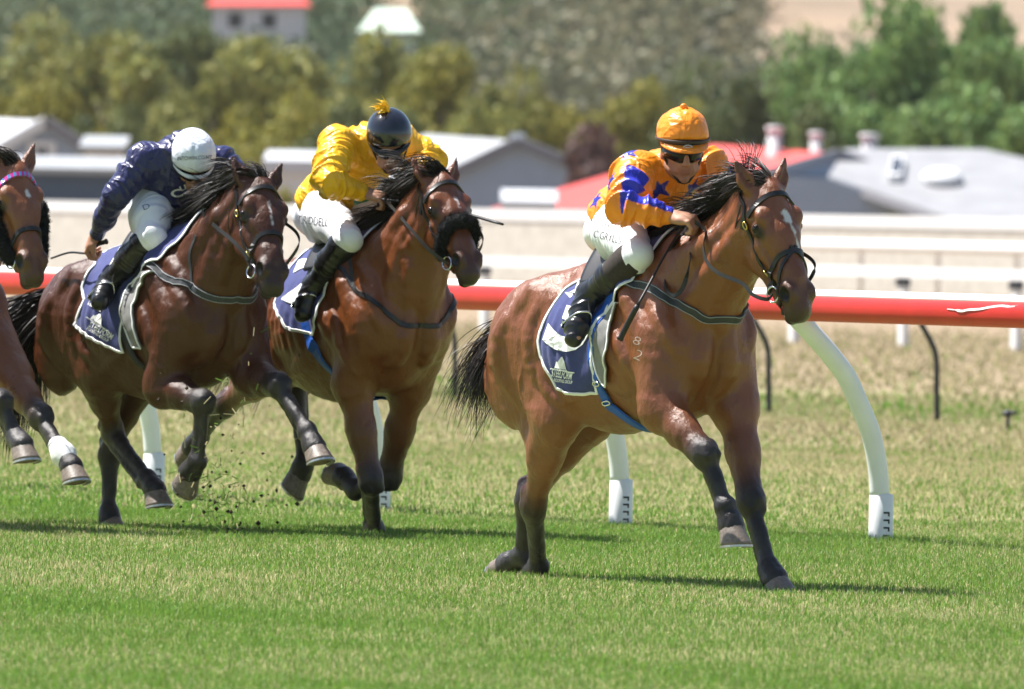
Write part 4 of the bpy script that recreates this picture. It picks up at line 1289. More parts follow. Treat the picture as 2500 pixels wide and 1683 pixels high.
J_THIRD = dict(label='person in navy silks and a white cap holding a whip back by the flank', seed=3, silk=NAVY, fold=.020, sleeve=.80,
    pelvis=(402, 492, 0), head=(470, 380, -.01), face=(.72, -.25, -.80), tilt=.04, browpad=False, goggle_z=-.034,
    shR=(352, 396, -.20), elR=(282, 478, -.34), wrR=(237, 572, -.31), knR=(215, 608, -.31), shL=(538, 402, .20), elL=(.26, .34, 1.62), wrL=(500, 482, .06), knL=(520, 466, -.02),
    palmR=(.6, .5, .0), hipR=(366, 506, -.13), kneeR=(370, 580, -.22), ankR=(268, 688, -.30), toeR=(246, 735, -.40), kneeL=(468, 548, .20),
    helmet=dict(mat=M_WHITECAP, peak=M_WHITECAP, rough=.04, peak_len=.35))
# ------------------------------------------------------------------ ground
B1 = ground(2150, 1325)
def rail_s(P): return (P - B1)[..., :2] @ RL[:2]
def rail_t(P): return (P - B1)[..., :2] @ RH[:2]
GREEN, STRAW, TAN, OLIVE = np.array([.118, .222, .038]), np.array([.48, .42, .235]), np.array([.335, .25, .168]), np.array([.235, .215, .055])
GREENS = [(-60, .88), (-16, .88), (-9.5, .82), (-7.5, .68), (-5.0, .62), (-3.2, .76), (-1.2, .74), (.6, .50), (3.0, .30), (7, .26), (12, .20), (15, .10), (18, .18), (20.5, .42), (23.5, .38), (26, .10), (34, .04), (80, .02)]

def turf_green(P):
    """share of green blades: worn and watered strips run along the track"""
    s, t = rail_s(P), rail_t(P)
    z = np.zeros_like(s)
    g = np.interp(s, [a for a, b in GREENS], [b for a, b in GREENS])
    n1 = fnoise(np.stack([s * .9, t * .22, z], -1).reshape(-1, 3), 1.0, 3).reshape(s.shape)
    n2 = fnoise(np.stack([s * 2.6, t * 1.5, z + 5], -1).reshape(-1, 3), 1.0, 2).reshape(s.shape)
    return np.clip(g + (n1 - .5) * .75 * np.clip(g * 3, .25, 1) + (n2 - .5) * .35 * np.clip(g * 3, .2, 1), 0, 1)

def turf_material():
    m, t, b = new_mat('turf'); N, Lk = t.nodes, t.links
    geo = N.new('ShaderNodeNewGeometry')
    sub = N.new('ShaderNodeVectorMath'); sub.operation = 'SUBTRACT'; sub.inputs[1].default_value = tuple(B1)
    Lk.new(geo.outputs['Position'], sub.inputs[0])
    dots = []
    for ax in (RL, RH):
        d = N.new('ShaderNodeVectorMath'); d.operation = 'DOT_PRODUCT'; d.inputs[1].default_value = tuple(ax); Lk.new(sub.outputs[0], d.inputs[0]); dots.append(d)
    cb = N.new('ShaderNodeCombineXYZ'); Lk.new(dots[0].outputs['Value'], cb.inputs[0]); Lk.new(dots[1].outputs['Value'], cb.inputs[1])
    def noise(sc, scale, det=4):
        mp = N.new('ShaderNodeMapping'); mp.inputs['Scale'].default_value = sc; Lk.new(cb.outputs[0], mp.inputs[0])
        nz = N.new('ShaderNodeTexNoise'); nz.inputs['Scale'].default_value = scale; nz.inputs['Detail'].default_value = det; Lk.new(mp.outputs[0], nz.inputs['Vector'])
        return nz
    n1, n2, n3 = noise((.9, .22, 1), 1.0), noise((6, 3, 1), 1.0), noise((1, 1, 1), 40, 3)
    def math_(op, a, b_, v=None):
        q = N.new('ShaderNodeMath'); q.operation = op
        for k, x in enumerate((a, b_)):
            if isinstance(x, (int, float)): q.inputs[k].default_value = x
            else: Lk.new(x, q.inputs[k])
        return q.outputs[0]
    j = math_('MULTIPLY', math_('SUBTRACT', n1.outputs['Fac'], .5), 8.0)
    s = math_('ADD', dots[0].outputs['Value'], j)
    mr = N.new('ShaderNodeMapRange'); mr.inputs[1].default_value = -20; mr.inputs[2].default_value = 80; Lk.new(s, mr.inputs[0])
    cr = N.new('ShaderNodeValToRGB'); e = cr.color_ramp.elements
    def mixc(g, tan=0): 
        c = GREEN * g + STRAW * (1 - g) * (1 - tan) + TAN * (1 - g) * tan
        return (*(c * .80), 1)
    stops = [(-20, mixc(.75)), (-6, mixc(.6)), (-1, mixc(.7)), (3, mixc(.45)), (9, mixc(.26, .3)), (14, mixc(.14, .7)), (18, mixc(.18, .7)), (21, mixc(.42, .6)), (24, mixc(.26, .7)), (27, mixc(.06, .9)), (40, mixc(.03, 1)), (80, mixc(.0, 1))]
    e[0].position = 0; e[0].color = stops[0][1]; e[1].position = 1; e[1].color = stops[-1][1]
    for x, c in stops[1:-1]:
        k = e.new((x + 20) / 100); k.color = c
    Lk.new(mr.outputs[0], cr.inputs[0])
    v = math_('ADD', math_('MULTIPLY', n2.outputs['Fac'], .5), math_('MULTIPLY', n3.outputs['Fac'], .5))
    m2 = N.new('ShaderNodeMapRange'); m2.inputs[1].default_value = .3; m2.inputs[2].default_value = .7; m2.inputs[3].default_value = .60; m2.inputs[4].default_value = 1.32; Lk.new(v, m2.inputs[0])
    sc = N.new('ShaderNodeVectorMath'); sc.operation = 'SCALE'; Lk.new(cr.outputs[0], sc.inputs[0]); Lk.new(m2.outputs[0], sc.inputs['Scale'])
    Lk.new(sc.outputs[0], b.inputs['Base Color']); b.inputs['Roughness'].default_value = .95; b.inputs['Specular IOR Level'].default_value = .1
    bp = N.new('ShaderNodeBump'); bp.inputs['Strength'].default_value = .6; bp.inputs['Distance'].default_value = .05
    Lk.new(n2.outputs['Fac'], bp.inputs['Height']); Lk.new(bp.outputs[0], b.inputs['Normal'])
    return m

M_TURF = turf_material()
mb = MB(); mb.poly([(-260, -40, 0), (260, -40, 0), (260, 420, 0), (-260, 420, 0)])
tag(mb.build('ground', M_TURF, smooth=False), kind='structure')

# the hill behind: rises in slow folds from the flat
def hill_z(x, y):
    r = np.maximum(y - 420, 0)
    f = np.clip(r / 900, 0, 1)
    z = 40 * f ** 1.15 + 5 * f * np.sin(x * .035 + 1.0) + 4 * f * np.sin(x * .08 + y * .01)
    return z
def hill_mat():
    m, t, b = new_mat('dry_hillside'); N, Lk = t.nodes, t.links
    geo = N.new('ShaderNodeNewGeometry')
    mp = N.new('ShaderNodeMapping'); mp.inputs['Scale'].default_value = (.10, .02, .3); Lk.new(geo.outputs['Position'], mp.inputs[0])
    nz = N.new('ShaderNodeTexNoise'); nz.inputs['Scale'].default_value = 1; nz.inputs['Detail'].default_value = 6; Lk.new(mp.outputs[0], nz.inputs['Vector'])
    cr = N.new('ShaderNodeValToRGB'); e = cr.color_ramp.elements
    e[0].position = .3; e[0].color = (.17, .125, .082, 1); e[1].position = .7; e[1].color = (.29, .205, .135, 1)
    Lk.new(nz.outputs['Fac'], cr.inputs[0]); Lk.new(cr.outputs[0], b.inputs['Base Color']); b.inputs['Roughness'].default_value = 1
    return m
xs, ys = np.linspace(-320, 320, 65), np.concatenate([[415], np.linspace(430, 1500, 60)])
X, Y = np.meshgrid(xs, ys); Z = hill_z(X, Y) - .02
V = np.stack([X, Y, Z], -1).reshape(-1, 3); i, j = np.meshgrid(np.arange(60), np.arange(64), indexing='ij'); a = (i * 65 + j).ravel()
tag(mesh_np('hill', V, np.stack([a, a + 1, a + 66, a + 65], 1), hill_mat()), kind='structure')

# ------------------------------------------------------------------ running rails and far fences
M_WHITEP = pmat('white_plastic', (.78, .79, .80), .35, .5, var=.05, scale=8, bump=.05, bscale=60)
M_REDP = pmat('red_plastic_rail', (.60, .030, .026), .42, .5, var=.10, scale=6, bump=.06, bscale=40)
M_WHITER = pmat('white_painted_rail', (.80, .80, .80), .5, .4, var=.05, scale=3)
M_DKPOST = pmat('black_plastic_post', (.03, .033, .04), .45, .4)
M_PALING = pmat('cream_paling', (.60, .57, .51), .8, .2, var=.15, scale=4)
M_GREYPOST = pmat('grey_post_cap', (.10, .11, .13), .6, .3)

def t_at_px(base, px, z=0.0):
    """distance along the running direction at which a line through base crosses a column of the photograph"""
    lo, hi = -200.0, 45.0
    for _ in range(60):
        m = (lo + hi) / 2; p = base + RH * m + np.array([0, 0, z]) - CPOS
        x = 1250 + FPX * (p @ CR) / (p @ CF)
        if x < px: lo = m
        else: hi = m
    return (lo + hi) / 2

def plane_px(base, px, py):
    """photograph point in the upright plane square to the rail"""
    r = ray(px, py); t = ((base - CPOS) @ RH) / (r @ RH); return CPOS + r * t

FRAMEW = lambda p: (p - ORI) @ np.array([RH, RL, [0, 0, 1.0]]).T
ORI = np.array([B1[0], B1[1], 0])
RZ = math.atan2(RH[1], RH[0])
def railing(name, base, label, cat='railing'):
    return empty(name, base, RZ, label, cat, 'white and coloured rails of the race course')

# red rail on white bent posts
rr = railing('running_rail', ORI, 'red running rail with a white top on bent white posts beside the horses')
post_px = [(2148, 1212), (2143, 1143), (2127, 1062), (2100, 993), (2068, 923), (2030, 870), (1993, 827), (1955, 786), (1946, 776)]
pp = FRAMEW(np.array([plane_px(B1, *q) for q in post_px])); pp[:, 0] = 0
rail_c = FRAMEW(plane_px(B1, 1946, 748)[None])[0]; rail_c[0] = 0
ry, rz = rail_c[1], rail_c[2]
nseg = 28; angs = [2 * math.pi * k / nseg for k in range(nseg)]
def rail_len(name, x0, x1, mat, arc, par, hh=.073, ww=.066, n=30):
    m = MB(); xs = np.linspace(x0, x1, n); b = 0
    A = [a for a in angs if arc(math.sin(a))] if arc else angs
    closed = arc is None
    for x in xs:
        for a in A:
            m.v.append(np.array([x, ry + ww * math.copysign(abs(math.cos(a)) ** .85, math.cos(a)), rz + hh * math.copysign(abs(math.sin(a)) ** .85, math.sin(a))]))
    k = len(A)
    for i in range(n - 1):
        for q in range(k if closed else k - 1):
            q2 = (q + 1) % k; m.f.append([i * k + q, (i + 1) * k + q, (i + 1) * k + q2, i * k + q2])
    m.f.append(list(range(k))); m.f.append([(n - 1) * k + q for q in range(k)][::-1])
    return m.build(name, mat, par)
tpos = [t_at_px(ORI, x) for x in (2150, 1527, 960, 375)]
dt = np.mean(np.diff(tpos)) 
tall = [tpos[0] - k * abs(dt) for k in range(-2, 14)]
rail_len('rail_pipe', -46, 16, M_REDP, None, rr)
m = MB(); xs = np.linspace(-46, 16, 30)                       # white cap sitting on the pipe
cap = [(math.cos(a) * .052, .050 + .036 * math.sin(a)) for a in np.linspace(0, math.pi, 11)] 
for x in xs:
    for (y, z) in cap: m.v.append(np.array([x, ry + y, rz + z]))
for i in range(29):
    for q in range(10): m.f.append([i * 11 + q, (i + 1) * 11 + q, (i + 1) * 11 + q + 1, i * 11 + q + 1])
    m.f.append([i * 11 + 10, (i + 1) * 11 + 10, (i + 1) * 11, i * 11])
m.build('rail_cap', M_WHITER, rr)
sc_px = [(2316, 755), (2335, 757), (2352, 760), (2366, 757), (2395, 755), (2420, 750), (2445, 747), (2470, 749), (2497, 743)]
def on_rail(px, py):
    c = FRAMEW(CPOS[None])[0]; R = np.array([RH, RL, [0, 0, 1.0]]) @ ray(px, py)
    t = (ry - .060 - c[1]) / R[1]; return c + R * t
q = smooth_path([on_rail(*p_) for p_ in sc_px], 30); q[:, 1] = ry - .068 * np.clip(1 - ((q[:, 2] - rz) / .073) ** 2, .05, 1) ** .55
m = MB(); m.ribbon(q, [np.array([0, -1.0, .3])] * len(q), [.004] * 5 + [.012] * 20 + [.007] * 5, .002); m.build('scratch_mark', M_WHITER, rr, smooth=False)
first = None
for t in tall:
    if t < -44 or t > 14: continue
    if first is None:
        m = MB(); m.tube(smooth_path(pp, 40), .050, 16, ref=(1, 0, 0)); post = m.build('post', M_WHITEP, rr); post.location = (t, 0, 0)
        m = MB(); m.tube([(0, 0, -.06), (0, 0, .0), (0, 0, .236), (0, 0, .242)], [.062, .062, .060, .052], 20, ref=(1, 0, 0)); sk = m.build('socket', M_WHITEP, post)
        m = MB()
        for k, z in enumerate((.036, .075, .113, .150)):          # black marks up the side of the socket
            for (dy, dz, wy, wz) in ((0, 0, .016, .0045), (.013, -.008, .004, .010)):
                for e in range(1):
                    a0 = math.radians(-4); n_ = np.array([math.cos(a0), math.sin(a0), 0]); s_ = np.array([-math.sin(a0), math.cos(a0), 0])
                    c = n_ * .0585 + s_ * dy + np.array([0, 0, z + dz])
                    M3 = np.stack([n_, s_, np.array([0, 0, 1.0])], 1)
                    b = m.n(); m.box(-.003, .003, -wy, wy, -wz, wz, M3)
                    for i_ in range(b, m.n()): m.v[i_] = m.v[i_] + c
        mk = m.build('painted_mark', M_BLACKTXT, sk, smooth=False)
        first = (post, sk, mk)
    else:
        c = [o.copy() for o in first]
        for o in c: COL.objects.link(o)
        c[0].parent = rr; c[0].location = (t, 0, 0); c[1].parent = c[0]; c[2].parent = c[1]

# further rails, each parallel to the first
def far_rail(base, px_list, post_fn, pipe_fn, name, label):
    o = np.array([base[0], base[1], 0]); r = railing(name, o, label)
    ts = sorted(t_at_px(o, x) for x in px_list); step = np.mean(np.diff(ts)); f = None
    t = ts[0] - step * 3
    while t < ts[-1] + step * 2.5:
        if f is None: f = post_fn(r)
        else:
            kids = f.children; g = f.copy(); COL.objects.link(g); g.parent = r
            for k_ in kids: kk = k_.copy(); COL.objects.link(kk); kk.parent = g
            f2 = g; f2.location = (t, 0, 0); t += step; continue
        f.location = (t, 0, 0); t += step
    pipe_fn(r, ts[0] - step * 3.5, ts[-1] + step * 3)
    return r
BD = ground(2288, 1030)
def post_d(r):
    P = [plane_px(BD, *q) for q in ((2288, 1033), (2287, 950), (2286, 880), (2279, 848), (2262, 815), (2246, 786), (2232, 758))]
    P = (np.array(P) - BD) @ np.array([RH, RL, [0, 0, 1.0]]).T; P[:, 0] = 0
    m = MB(); m.tube(smooth_path(P, 24), .023, 10, ref=(1, 0, 0)); return m.build('post', M_DKPOST, r)
top_d = (plane_px(BD, 2228, 752) - BD) @ np.array([RH, RL, [0, 0, 1.0]]).T
def pipe_d(r, a, b):
    m = MB(); m.tube([(x, top_d[1], top_d[2]) for x in np.linspace(a, b, 8)], .045, 10); m.build('rail_pipe', M_WHITER, r)
far_rail(BD, (2288, 1878, 1490, 1112), post_d, pipe_d, 'running_rail', 'low rail on thin black bent posts behind the red rail')
BC = ground(2207, 846)
def post_c(r):
    m = MB(); m.box(-.065, .065, -.045, .045, -.05, .86); o = m.build('post', M_WHITER, r, smooth=False, bevel=.008)
    m = MB(); m.box(-.10, .075, -.06, .05, .74, .84); m.build('bracket', M_GREYPOST, o, smooth=False); return o
def pipe_c(r, a, b):
    m = MB(); m.box(a, b, -.10, -.062, .85, .98); m.build('rail_board', M_WHITER, r, smooth=False)
far_rail(BC, (2480, 2207, 1937), post_c, pipe_c, 'white_rail', 'single board white rail on square posts in the dry infield')
BB = ground(2290, 741)
def post_b(r):
    m = MB(); m.tube([(0, 0, -.05), (0, 0, .9), (0, -.1, 1.02)], .05, 8, ref=(1, 0, 0)); return m.build('post', M_WHITER, r)
def pipe_b(r, a, b):
    m = MB(); m.tube([(x, -.1, 1.02) for x in np.linspace(a, b, 8)], .105, 12); m.build('rail_pipe', M_WHITER, r)
far_rail(BB, (2480, 2290, 2100), post_b, pipe_b, 'white_rail', 'thick round white rail just in front of the cream paling fence')
BF = ground(2250, 718)
fo = np.array([BF[0], BF[1], 0]); fr = railing('paling_fence', fo, 'long cream paling fence with a broad white top board before the houses', 'fence')
m = MB(); x = -95.0
rg = np.random.default_rng(3)
while x < 30:
    m.box(x, x + .085, -.02, .02, 0, 1.36 + rg.normal() * .01); x += .11
tag(m.build('palings', M_PALING, fr, smooth=False), kind='stuff')
m = MB(); m.box(-95, 30, -.05, -.022, 1.34, 1.57); m.build('top_board', M_WHITER, fr, smooth=False)
m = MB(); m.box(-95, 30, .022, .06, .3, .42); m.build('lower_rail', M_PALING, fr, smooth=False)
pf = None
for k in range(52):
    if pf is None: m = MB(); m.box(-.06, .06, .062, .16, -.1, 1.4); pf = m.build('post', M_GREYPOST, fr, smooth=False); q = pf
    else: q = pf.copy(); COL.objects.link(q); q.parent = fr
    q.location = (-94 + 2.4 * k, 0, 0)
# sprinkler head in the dry grass
sp = ground(2460, 1052); e = empty('sprinkler', sp, 0, 'small black sprinkler head standing in the dry grass', 'sprinkler')
m = MB(); m.tube([(0, 0, 0), (0, 0, .11)], .014, 8); m.build('riser', M_DKPOST, e)
m = MB(); m.ell((0, 0, .13), (.045, .03, .028), 10, 8); m.tube([(.0, 0, .13), (.07, -.02, .14)], .014, 8); m.build('nozzle', M_DKPOST, e)

# ------------------------------------------------------------------ houses
M_WALLB = pmat('blue_grey_wall', (.30, .36, .45), .8, .2, var=.06, scale=2)
M_WALLW = pmat('white_wall', (.62, .63, .64), .8, .2, var=.05, scale=2)
M_DKWALL = pmat('slate_blue_wall', (.085, .115, .165), .8, .2, var=.08, scale=2)
def roof_mat(name, col, rib=6.0):
    m, t, b = new_mat(name); N, Lk = t.nodes, t.links
    tc = N.new('ShaderNodeTexCoord'); nz = N.new('ShaderNodeTexNoise'); nz.inputs['Scale'].default_value = 1.5; nz.inputs['Detail'].default_value = 5; Lk.new(tc.outputs['Object'], nz.inputs['Vector'])
    mr = N.new('ShaderNodeMapRange'); mr.inputs[1].default_value = .3; mr.inputs[2].default_value = .7; mr.inputs[3].default_value = .88; mr.inputs[4].default_value = 1.1; Lk.new(nz.outputs['Fac'], mr.inputs[0])
    sc = N.new('ShaderNodeVectorMath'); sc.operation = 'SCALE'; sc.inputs[0].default_value = col; Lk.new(mr.outputs[0], sc.inputs['Scale']); Lk.new(sc.outputs[0], b.inputs['Base Color'])
    b.inputs['Roughness'].default_value = .5; return m
M_REDROOF = roof_mat('red_iron_roof', (.60, .06, .045)); M_GREYROOF = roof_mat('pale_grey_roof', (.27, .27, .28)); M_MIDROOF = roof_mat('mid_grey_roof', (.34, .35, .36))
M_WHITEROOF = roof_mat('white_iron_roof', (.52, .53, .55)); M_GREENROOF = roof_mat('pale_green_roof', (.50, .60, .50))
M_WINDOW = pmat('dark_window_glass', (.03, .035, .045), .1, .6, var=.1)
M_FASCIA = pmat('grey_fascia', (.20, .20, .22), .7, .3)

def local_px(d):
    """flat metre grid facing the camera at a distance: photograph pixel -> (x, z)"""
    def f(px, py):
        p = at_depth(px, py, d); return p[0], p[2]
    return f

def slab(mb, P, n, th):
    """solid plate from a polygon"""
    n = unit(n); P = [np.asarray(p, float) for p in P]
    mb.prism([p - n * th for p in P], P)

def gable_house(d, apex, left, right, length, wall, roofL, roofR, label, over=.25, th=.10, back=None, name='house'):
    """gable end towards the course; the roof runs back from it (rise: how far the ground and ridge climb behind)"""
    f = local_px(d); ax, az = f(*apex); lx, lz = f(*left); rx, rz = f(*right)
    o = empty(name, (ax, d, 0), 0, label, 'house', 'houses beyond the course')
    lx -= ax; rx -= ax
    bx, bz = local_px(d + length)(*(back or apex)); dx, rise = bx - ax, bz - az
    m = MB(); m.prism([(lx + .2, 0, -.3), (rx - .2, 0, -.3), (rx - .2, 0, rz), (0, 0, az - .05), (lx + .2, 0, lz)][::-1], [(lx + .2 + dx, length, -.3), (rx - .2 + dx, length, -.3), (rx - .2 + dx, length, rz + rise), (dx, length, az - .05 + rise), (lx + .2 + dx, length, lz + rise)][::-1])
    w_ = m.build('wall', wall, o, smooth=False)
    for (ex, ez, mt) in ((lx, lz, roofL), (rx, rz, roofR)):
        m = MB(); s = -1 if ex < 0 else 1
        dirv = unit(np.array([ex, 0, ez - az])); e = np.array([ex, 0, ez]) + dirv * over
        P = [np.array([0, -over, az]), np.array([e[0], -over, e[2]]), np.array([e[0] + dx, length, e[2] + rise]), np.array([dx, length, az + rise])]
        n = np.cross(P[1] - P[0], P[3] - P[0]); n = n if n[2] > 0 else -n
        slab(m, [p + unit(n) * th for p in (P if s > 0 else P[::-1])], n, th); rf = m.build('roof', mt, o, smooth=False)
        m = MB(); q = [np.array([0, -over - .05, az + .08]), np.array([e[0], -over - .05, e[2] + .08])]
        m.ribbon(q, [np.array([0, -1.0, 0])] * 2, .30, .06); m.build('bargeboard', M_FASCIA if mt is not M_WHITEROOF else M_WALLW, rf, smooth=False)
    return o, w_, f, (ax, d)

# red and grey roofed house on the right
h1, w1, f1, o1 = gable_house(318, (2048, 384), (1316, 596), (2140, 420), 8, M_WALLB, M_REDROOF, M_REDROOF, 'broad blue grey house with a long red roof behind the rider in orange', back=(1742, 362), over=.1)
def grey_roof_house(d):
    A, B, E, D, C = [(2021, 431), (2352, 546), (2640, 548), (2402, 364), (2064, 363)]
    b, e, dd = at_depth(*B, d), at_depth(*E, d), at_depth(*D, d + 7); n = np.cross(e - b, dd - b); n = unit(n if n[2] > 0 else -n)
    o = empty('house', (b[0], d, 0), 0, 'blue grey house at the right with a wide pale grey roof and dark roof window', 'house', 'houses beyond the course'); off = np.array([b[0], d, 0])
    on = lambda q_: CPOS + ray(*q_) * (((b - CPOS) @ n) / (ray(*q_) @ n)) - off
    m = MB(); P = [on(q_) for q_ in (A, B, E, (2560, 400), D, C)]; slab(m, P, n, .14); rf = m.build('roof', M_GREYROOF, o, smooth=False)
    m = MB(); m.ribbon([P[0] - n * .1, P[1] - n * .1], [np.array([0, -1.0, 0])] * 2, .26, .05); m.build('bargeboard', M_FASCIA, rf, smooth=False)
    m = MB(); W = [at_depth(x, y, d + 3.2) - off for x, y in ((1893, 428), (2022, 436), (2345, 548), (2640, 556))]; lo = [np.array([W[-1][0], W[-1][1], -.3]), np.array([W[0][0], W[0][1], -.3])]
    R0 = W + lo; m.prism(R0, [p_ + np.array([0, 4.0, 0]) for p_ in R0]); m.build('wall', M_WALLB, o, smooth=False)
    q4 = [on(q_) for q_ in ((2170, 446), (2200, 446), (2207, 398), (2177, 398))]; c4 = sum(q4) / 4
    m = MB(); slab(m, [q_ + n * .2 for q_ in q4], n, .19); wn = m.build('roof_window', M_WALLW, o, smooth=False)
    m = MB(); slab(m, [c4 + (q_ - c4) * .75 + n * .215 for q_ in q4], n, .012); m.build('pane', M_WINDOW, wn, smooth=False)
    m = MB(); m.ell(on((2300, 445)) + n * .12, (.55, .55, .22), 14, 8, frame_of(np.cross(n, [0, 1.0, 0]), np.cross(n, np.cross(n, [0, 1.0, 0])))); m.build('skylight_dome', M_WALLW, o)
    for (a, b_, c_, e_) in ((1870, 312, 1912, 362), (2098, 330, 2148, 372), (1975, 325, 2010, 366)):
        p0, p1 = at_depth(a, e_, d + 9) - off, at_depth(c_, b_, d + 9) - off; m = MB(); cx = (p0[0] + p1[0]) / 2; rr_ = (p1[0] - p0[0]) / 2
        m.tube([(cx, 9, p0[2] - 2.5), (cx, 9, p1[2] - .12)], rr_ * .8, 10, ref=(1, 0, 0)); m.tube([(cx, 9, p1[2] - .12), (cx, 9, p1[2] + .02), (cx, 9, p1[2] + .04)], [rr_, rr_, rr_ * .3], 10, ref=(1, 0, 0)); m.build('roof_vent', M_WALLW, o)
grey_roof_house(312)
def px_on(h, d, px, py): x, z = local_px(d)(px, py); return np.array([x - h.location.x, 0, z])
# grey gabled house in the middle
h2, w2, f2, _ = gable_house(345, (1264, 352), (1060, 450), (1490, 446), 9, M_WALLB, M_MIDROOF, M_MIDROOF, 'blue grey gabled house with a pale chimney behind the yellow rider', back=(1040, 336))
p = px_on(h2, 350, 1263, 325); m = MB(); m.box(p[0] - .22, p[0] + .22, 4.6, 5.0, p[2] - .9, p[2]); m.build('chimney', M_WALLW, h2, smooth=False)
# white roofed cottage at the left
h3, w3, f3, _ = gable_house(330, (114, 303), (-160, 462), (214, 369), 8, M_WALLB, M_WHITEROOF, M_MIDROOF, 'blue grey cottage at the left with a white roof and a white framed window', back=(-30, 296))
wa, wb = px_on(h3, 329.7, 66, 408), px_on(h3, 329.7, 136, 345)
m = MB(); m.box(wa[0], wb[0], -.08, -.002, wa[2], wb[2]); wf = m.build('window', M_WALLW, h3, smooth=False)
m = MB(); m.box(wa[0] + .22, wb[0] - .22, -.09, -.081, wa[2] + .16, wb[2] - .16); m.build('pane', M_WINDOW, wf, smooth=False)
m = MB(); c_ = (wa[0] + wb[0]) / 2; m.box(c_ - .025, c_ + .025, -.10, -.091, wa[2] + .16, wb[2] - .16); m.build('glazing_bar', M_WALLW, wf, smooth=False)
# white lean-to and long low wall
def box_house(d, x0, y0, x1, y1, depth, wall, roof, label, roof_h=.15, name='shed'):
    f = local_px(d); ax, az = f(x0, y1); bx, bz = f(x1, y0); cx = (ax + bx) / 2
    o = empty(name, (cx, d, 0), 0, label, 'shed' if name == 'shed' else 'house', 'sheds beyond the course' if name == 'shed' else None); hw = (bx - ax) / 2
    m = MB(); m.box(-hw, hw, 0, depth, -.3, bz); m.build('wall', wall, o, smooth=False)
    m = MB(); m.prism([(-hw - .15, -.25, bz + .002), (hw + .15, -.25, bz + .002), (hw + .15, depth, bz + .3), (-hw - .15, depth, bz + .3)], [(-hw - .15, -.25, bz + roof_h), (hw + .15, -.25, bz + roof_h), (hw + .15, depth, bz + .3 + roof_h), (-hw - .15, depth, bz + .3 + roof_h)])
    m.build('roof', roof, o, smooth=False); return o
box_house(322, 206, 372, 292, 430, 4, M_WALLW, M_MIDROOF, 'small white walled shed between the cottage and the navy rider')
box_house(300, -420, 428, 330, 500, 5, M_DKWALL, M_MIDROOF, 'long low slate blue shed with a pale roof edge at the left')
box_house(335, 655, 425, 800, 480, 5, M_WALLW, M_WHITEROOF, 'low white roofed shed glimpsed between the navy and yellow riders', .35)
box_house(305, 1236, 522, 1345, 560, 1, M_WALLW, M_WHITEROOF, 'low white roofed shed behind the rails below the grey gabled house', .3)
# houses up on the hill
def hill_house(d, apex, left, right, wall, roof, label):
    f = local_px(d); ax, az = f(*apex); lx, lz = f(*left); rx, rz = f(*right)
    g0 = float(hill_z(np.array(ax), np.array(float(d)))); o = empty('house', (ax, d, 0), 0, label, 'house', 'houses on the hill')
    m = MB(); m.box(lx - ax, rx - ax, 0, 6, min(g0, lz) - 3, lz); m.build('wall', wall, o, smooth=False)
    m = MB(); ov = .4
    A = [(lx - ax - ov, -ov, lz), (rx - ax + ov, -ov, rz), (rx - ax + ov - .8, 3, az), (lx - ax - ov + .8, 3, az)]; Bk = [(lx - ax - ov, 6 + ov, lz), (rx - ax + ov, 6 + ov, rz)]
    m.v += [np.array(p_, float) for p_ in A + Bk]; m.f += [[0, 1, 2, 3], [1, 5, 2], [0, 3, 4], [3, 2, 5, 4], [0, 4, 5, 1]]
    m.build('roof', roof, o, smooth=False)
    for k in (.25, .62):
        m = MB(); x = (lx - ax) + (rx - lx) * k; m.box(x - .35, x + .35, -.03, .0 - .002, lz - 1.1, lz - .35); m.build('window', M_WINDOW, o, smooth=False)
    return o
hill_house(620, (632, -22), (520, 14), (742, 14), M_WALLW, M_REDROOF, 'white house with a red roof up among the trees on the hill')
hill_house(600, (955, 18), (893, 78), (1010, 78), M_WALLW, M_GREENROOF, 'pale green roofed house up among the trees on the hill')

# ------------------------------------------------------------------ trees
M_BARK = pmat('tree_bark', (.10, .08, .06), .9, .2, var=.3, scale=6)
def crown_mesh(n, seed, lobes=9, leaf=.26, shape=(1, 1, 1)):
    """leaf clumps through the volume of several lobes; unit-sized crown standing on z = 0"""
    rng = np.random.default_rng(seed)
    C = rng.normal(size=(lobes, 3)) * np.array([.42, .42, .26]); C[:, 2] = np.clip(C[:, 2] + .55, .22, 1.0)
    R = .24 + .20 * rng.random(lobes)
    k = rng.integers(0, lobes, n); d = rng.normal(size=(n, 3)); d /= np.linalg.norm(d, axis=1)[:, None]
    r = R[k] * (rng.random(n) ** .35) * (1 + .25 * (rng.random(n) - .5))
    P = C[k] + d * r[:, None] * np.array([1, 1, .85])
    P = P * np.array(shape)
    u = rng.normal(size=(n, 3)) + np.array([0, 0, .0]); u /= np.linalg.norm(u, axis=1)[:, None]
    v = np.cross(u, d + rng.normal(size=(n, 3)) * .6); v /= np.linalg.norm(v, axis=1)[:, None] + 1e-9
    s = leaf * (.10 + .14 * rng.random(n))[:, None]
    V = np.stack([P - u * s, P + v * s * .6, P + u * s, P - v * s * .6], 1).reshape(-1, 3)
    F = np.arange(4 * n).reshape(n, 4)
    tone = np.repeat((.65 + .7 * rng.random(n)) * (.85 + .3 * rng.random(lobes)[k]), 4)
    hue = np.repeat(rng.random(n), 4)
    col = np.stack([tone * (1 + .25 * (hue - .5)), tone, tone * (1 - .3 * (hue - .5))], 1)
    return V, F, col
M_OLIVE = leaf_mat('olive_leaf', (.235, .24, .066)); M_DKGREEN = leaf_mat('dark_green_leaf', (.115, .14, .048)); M_BRIGHT = leaf_mat('fresh_green_leaf', (.17, .265, .082))
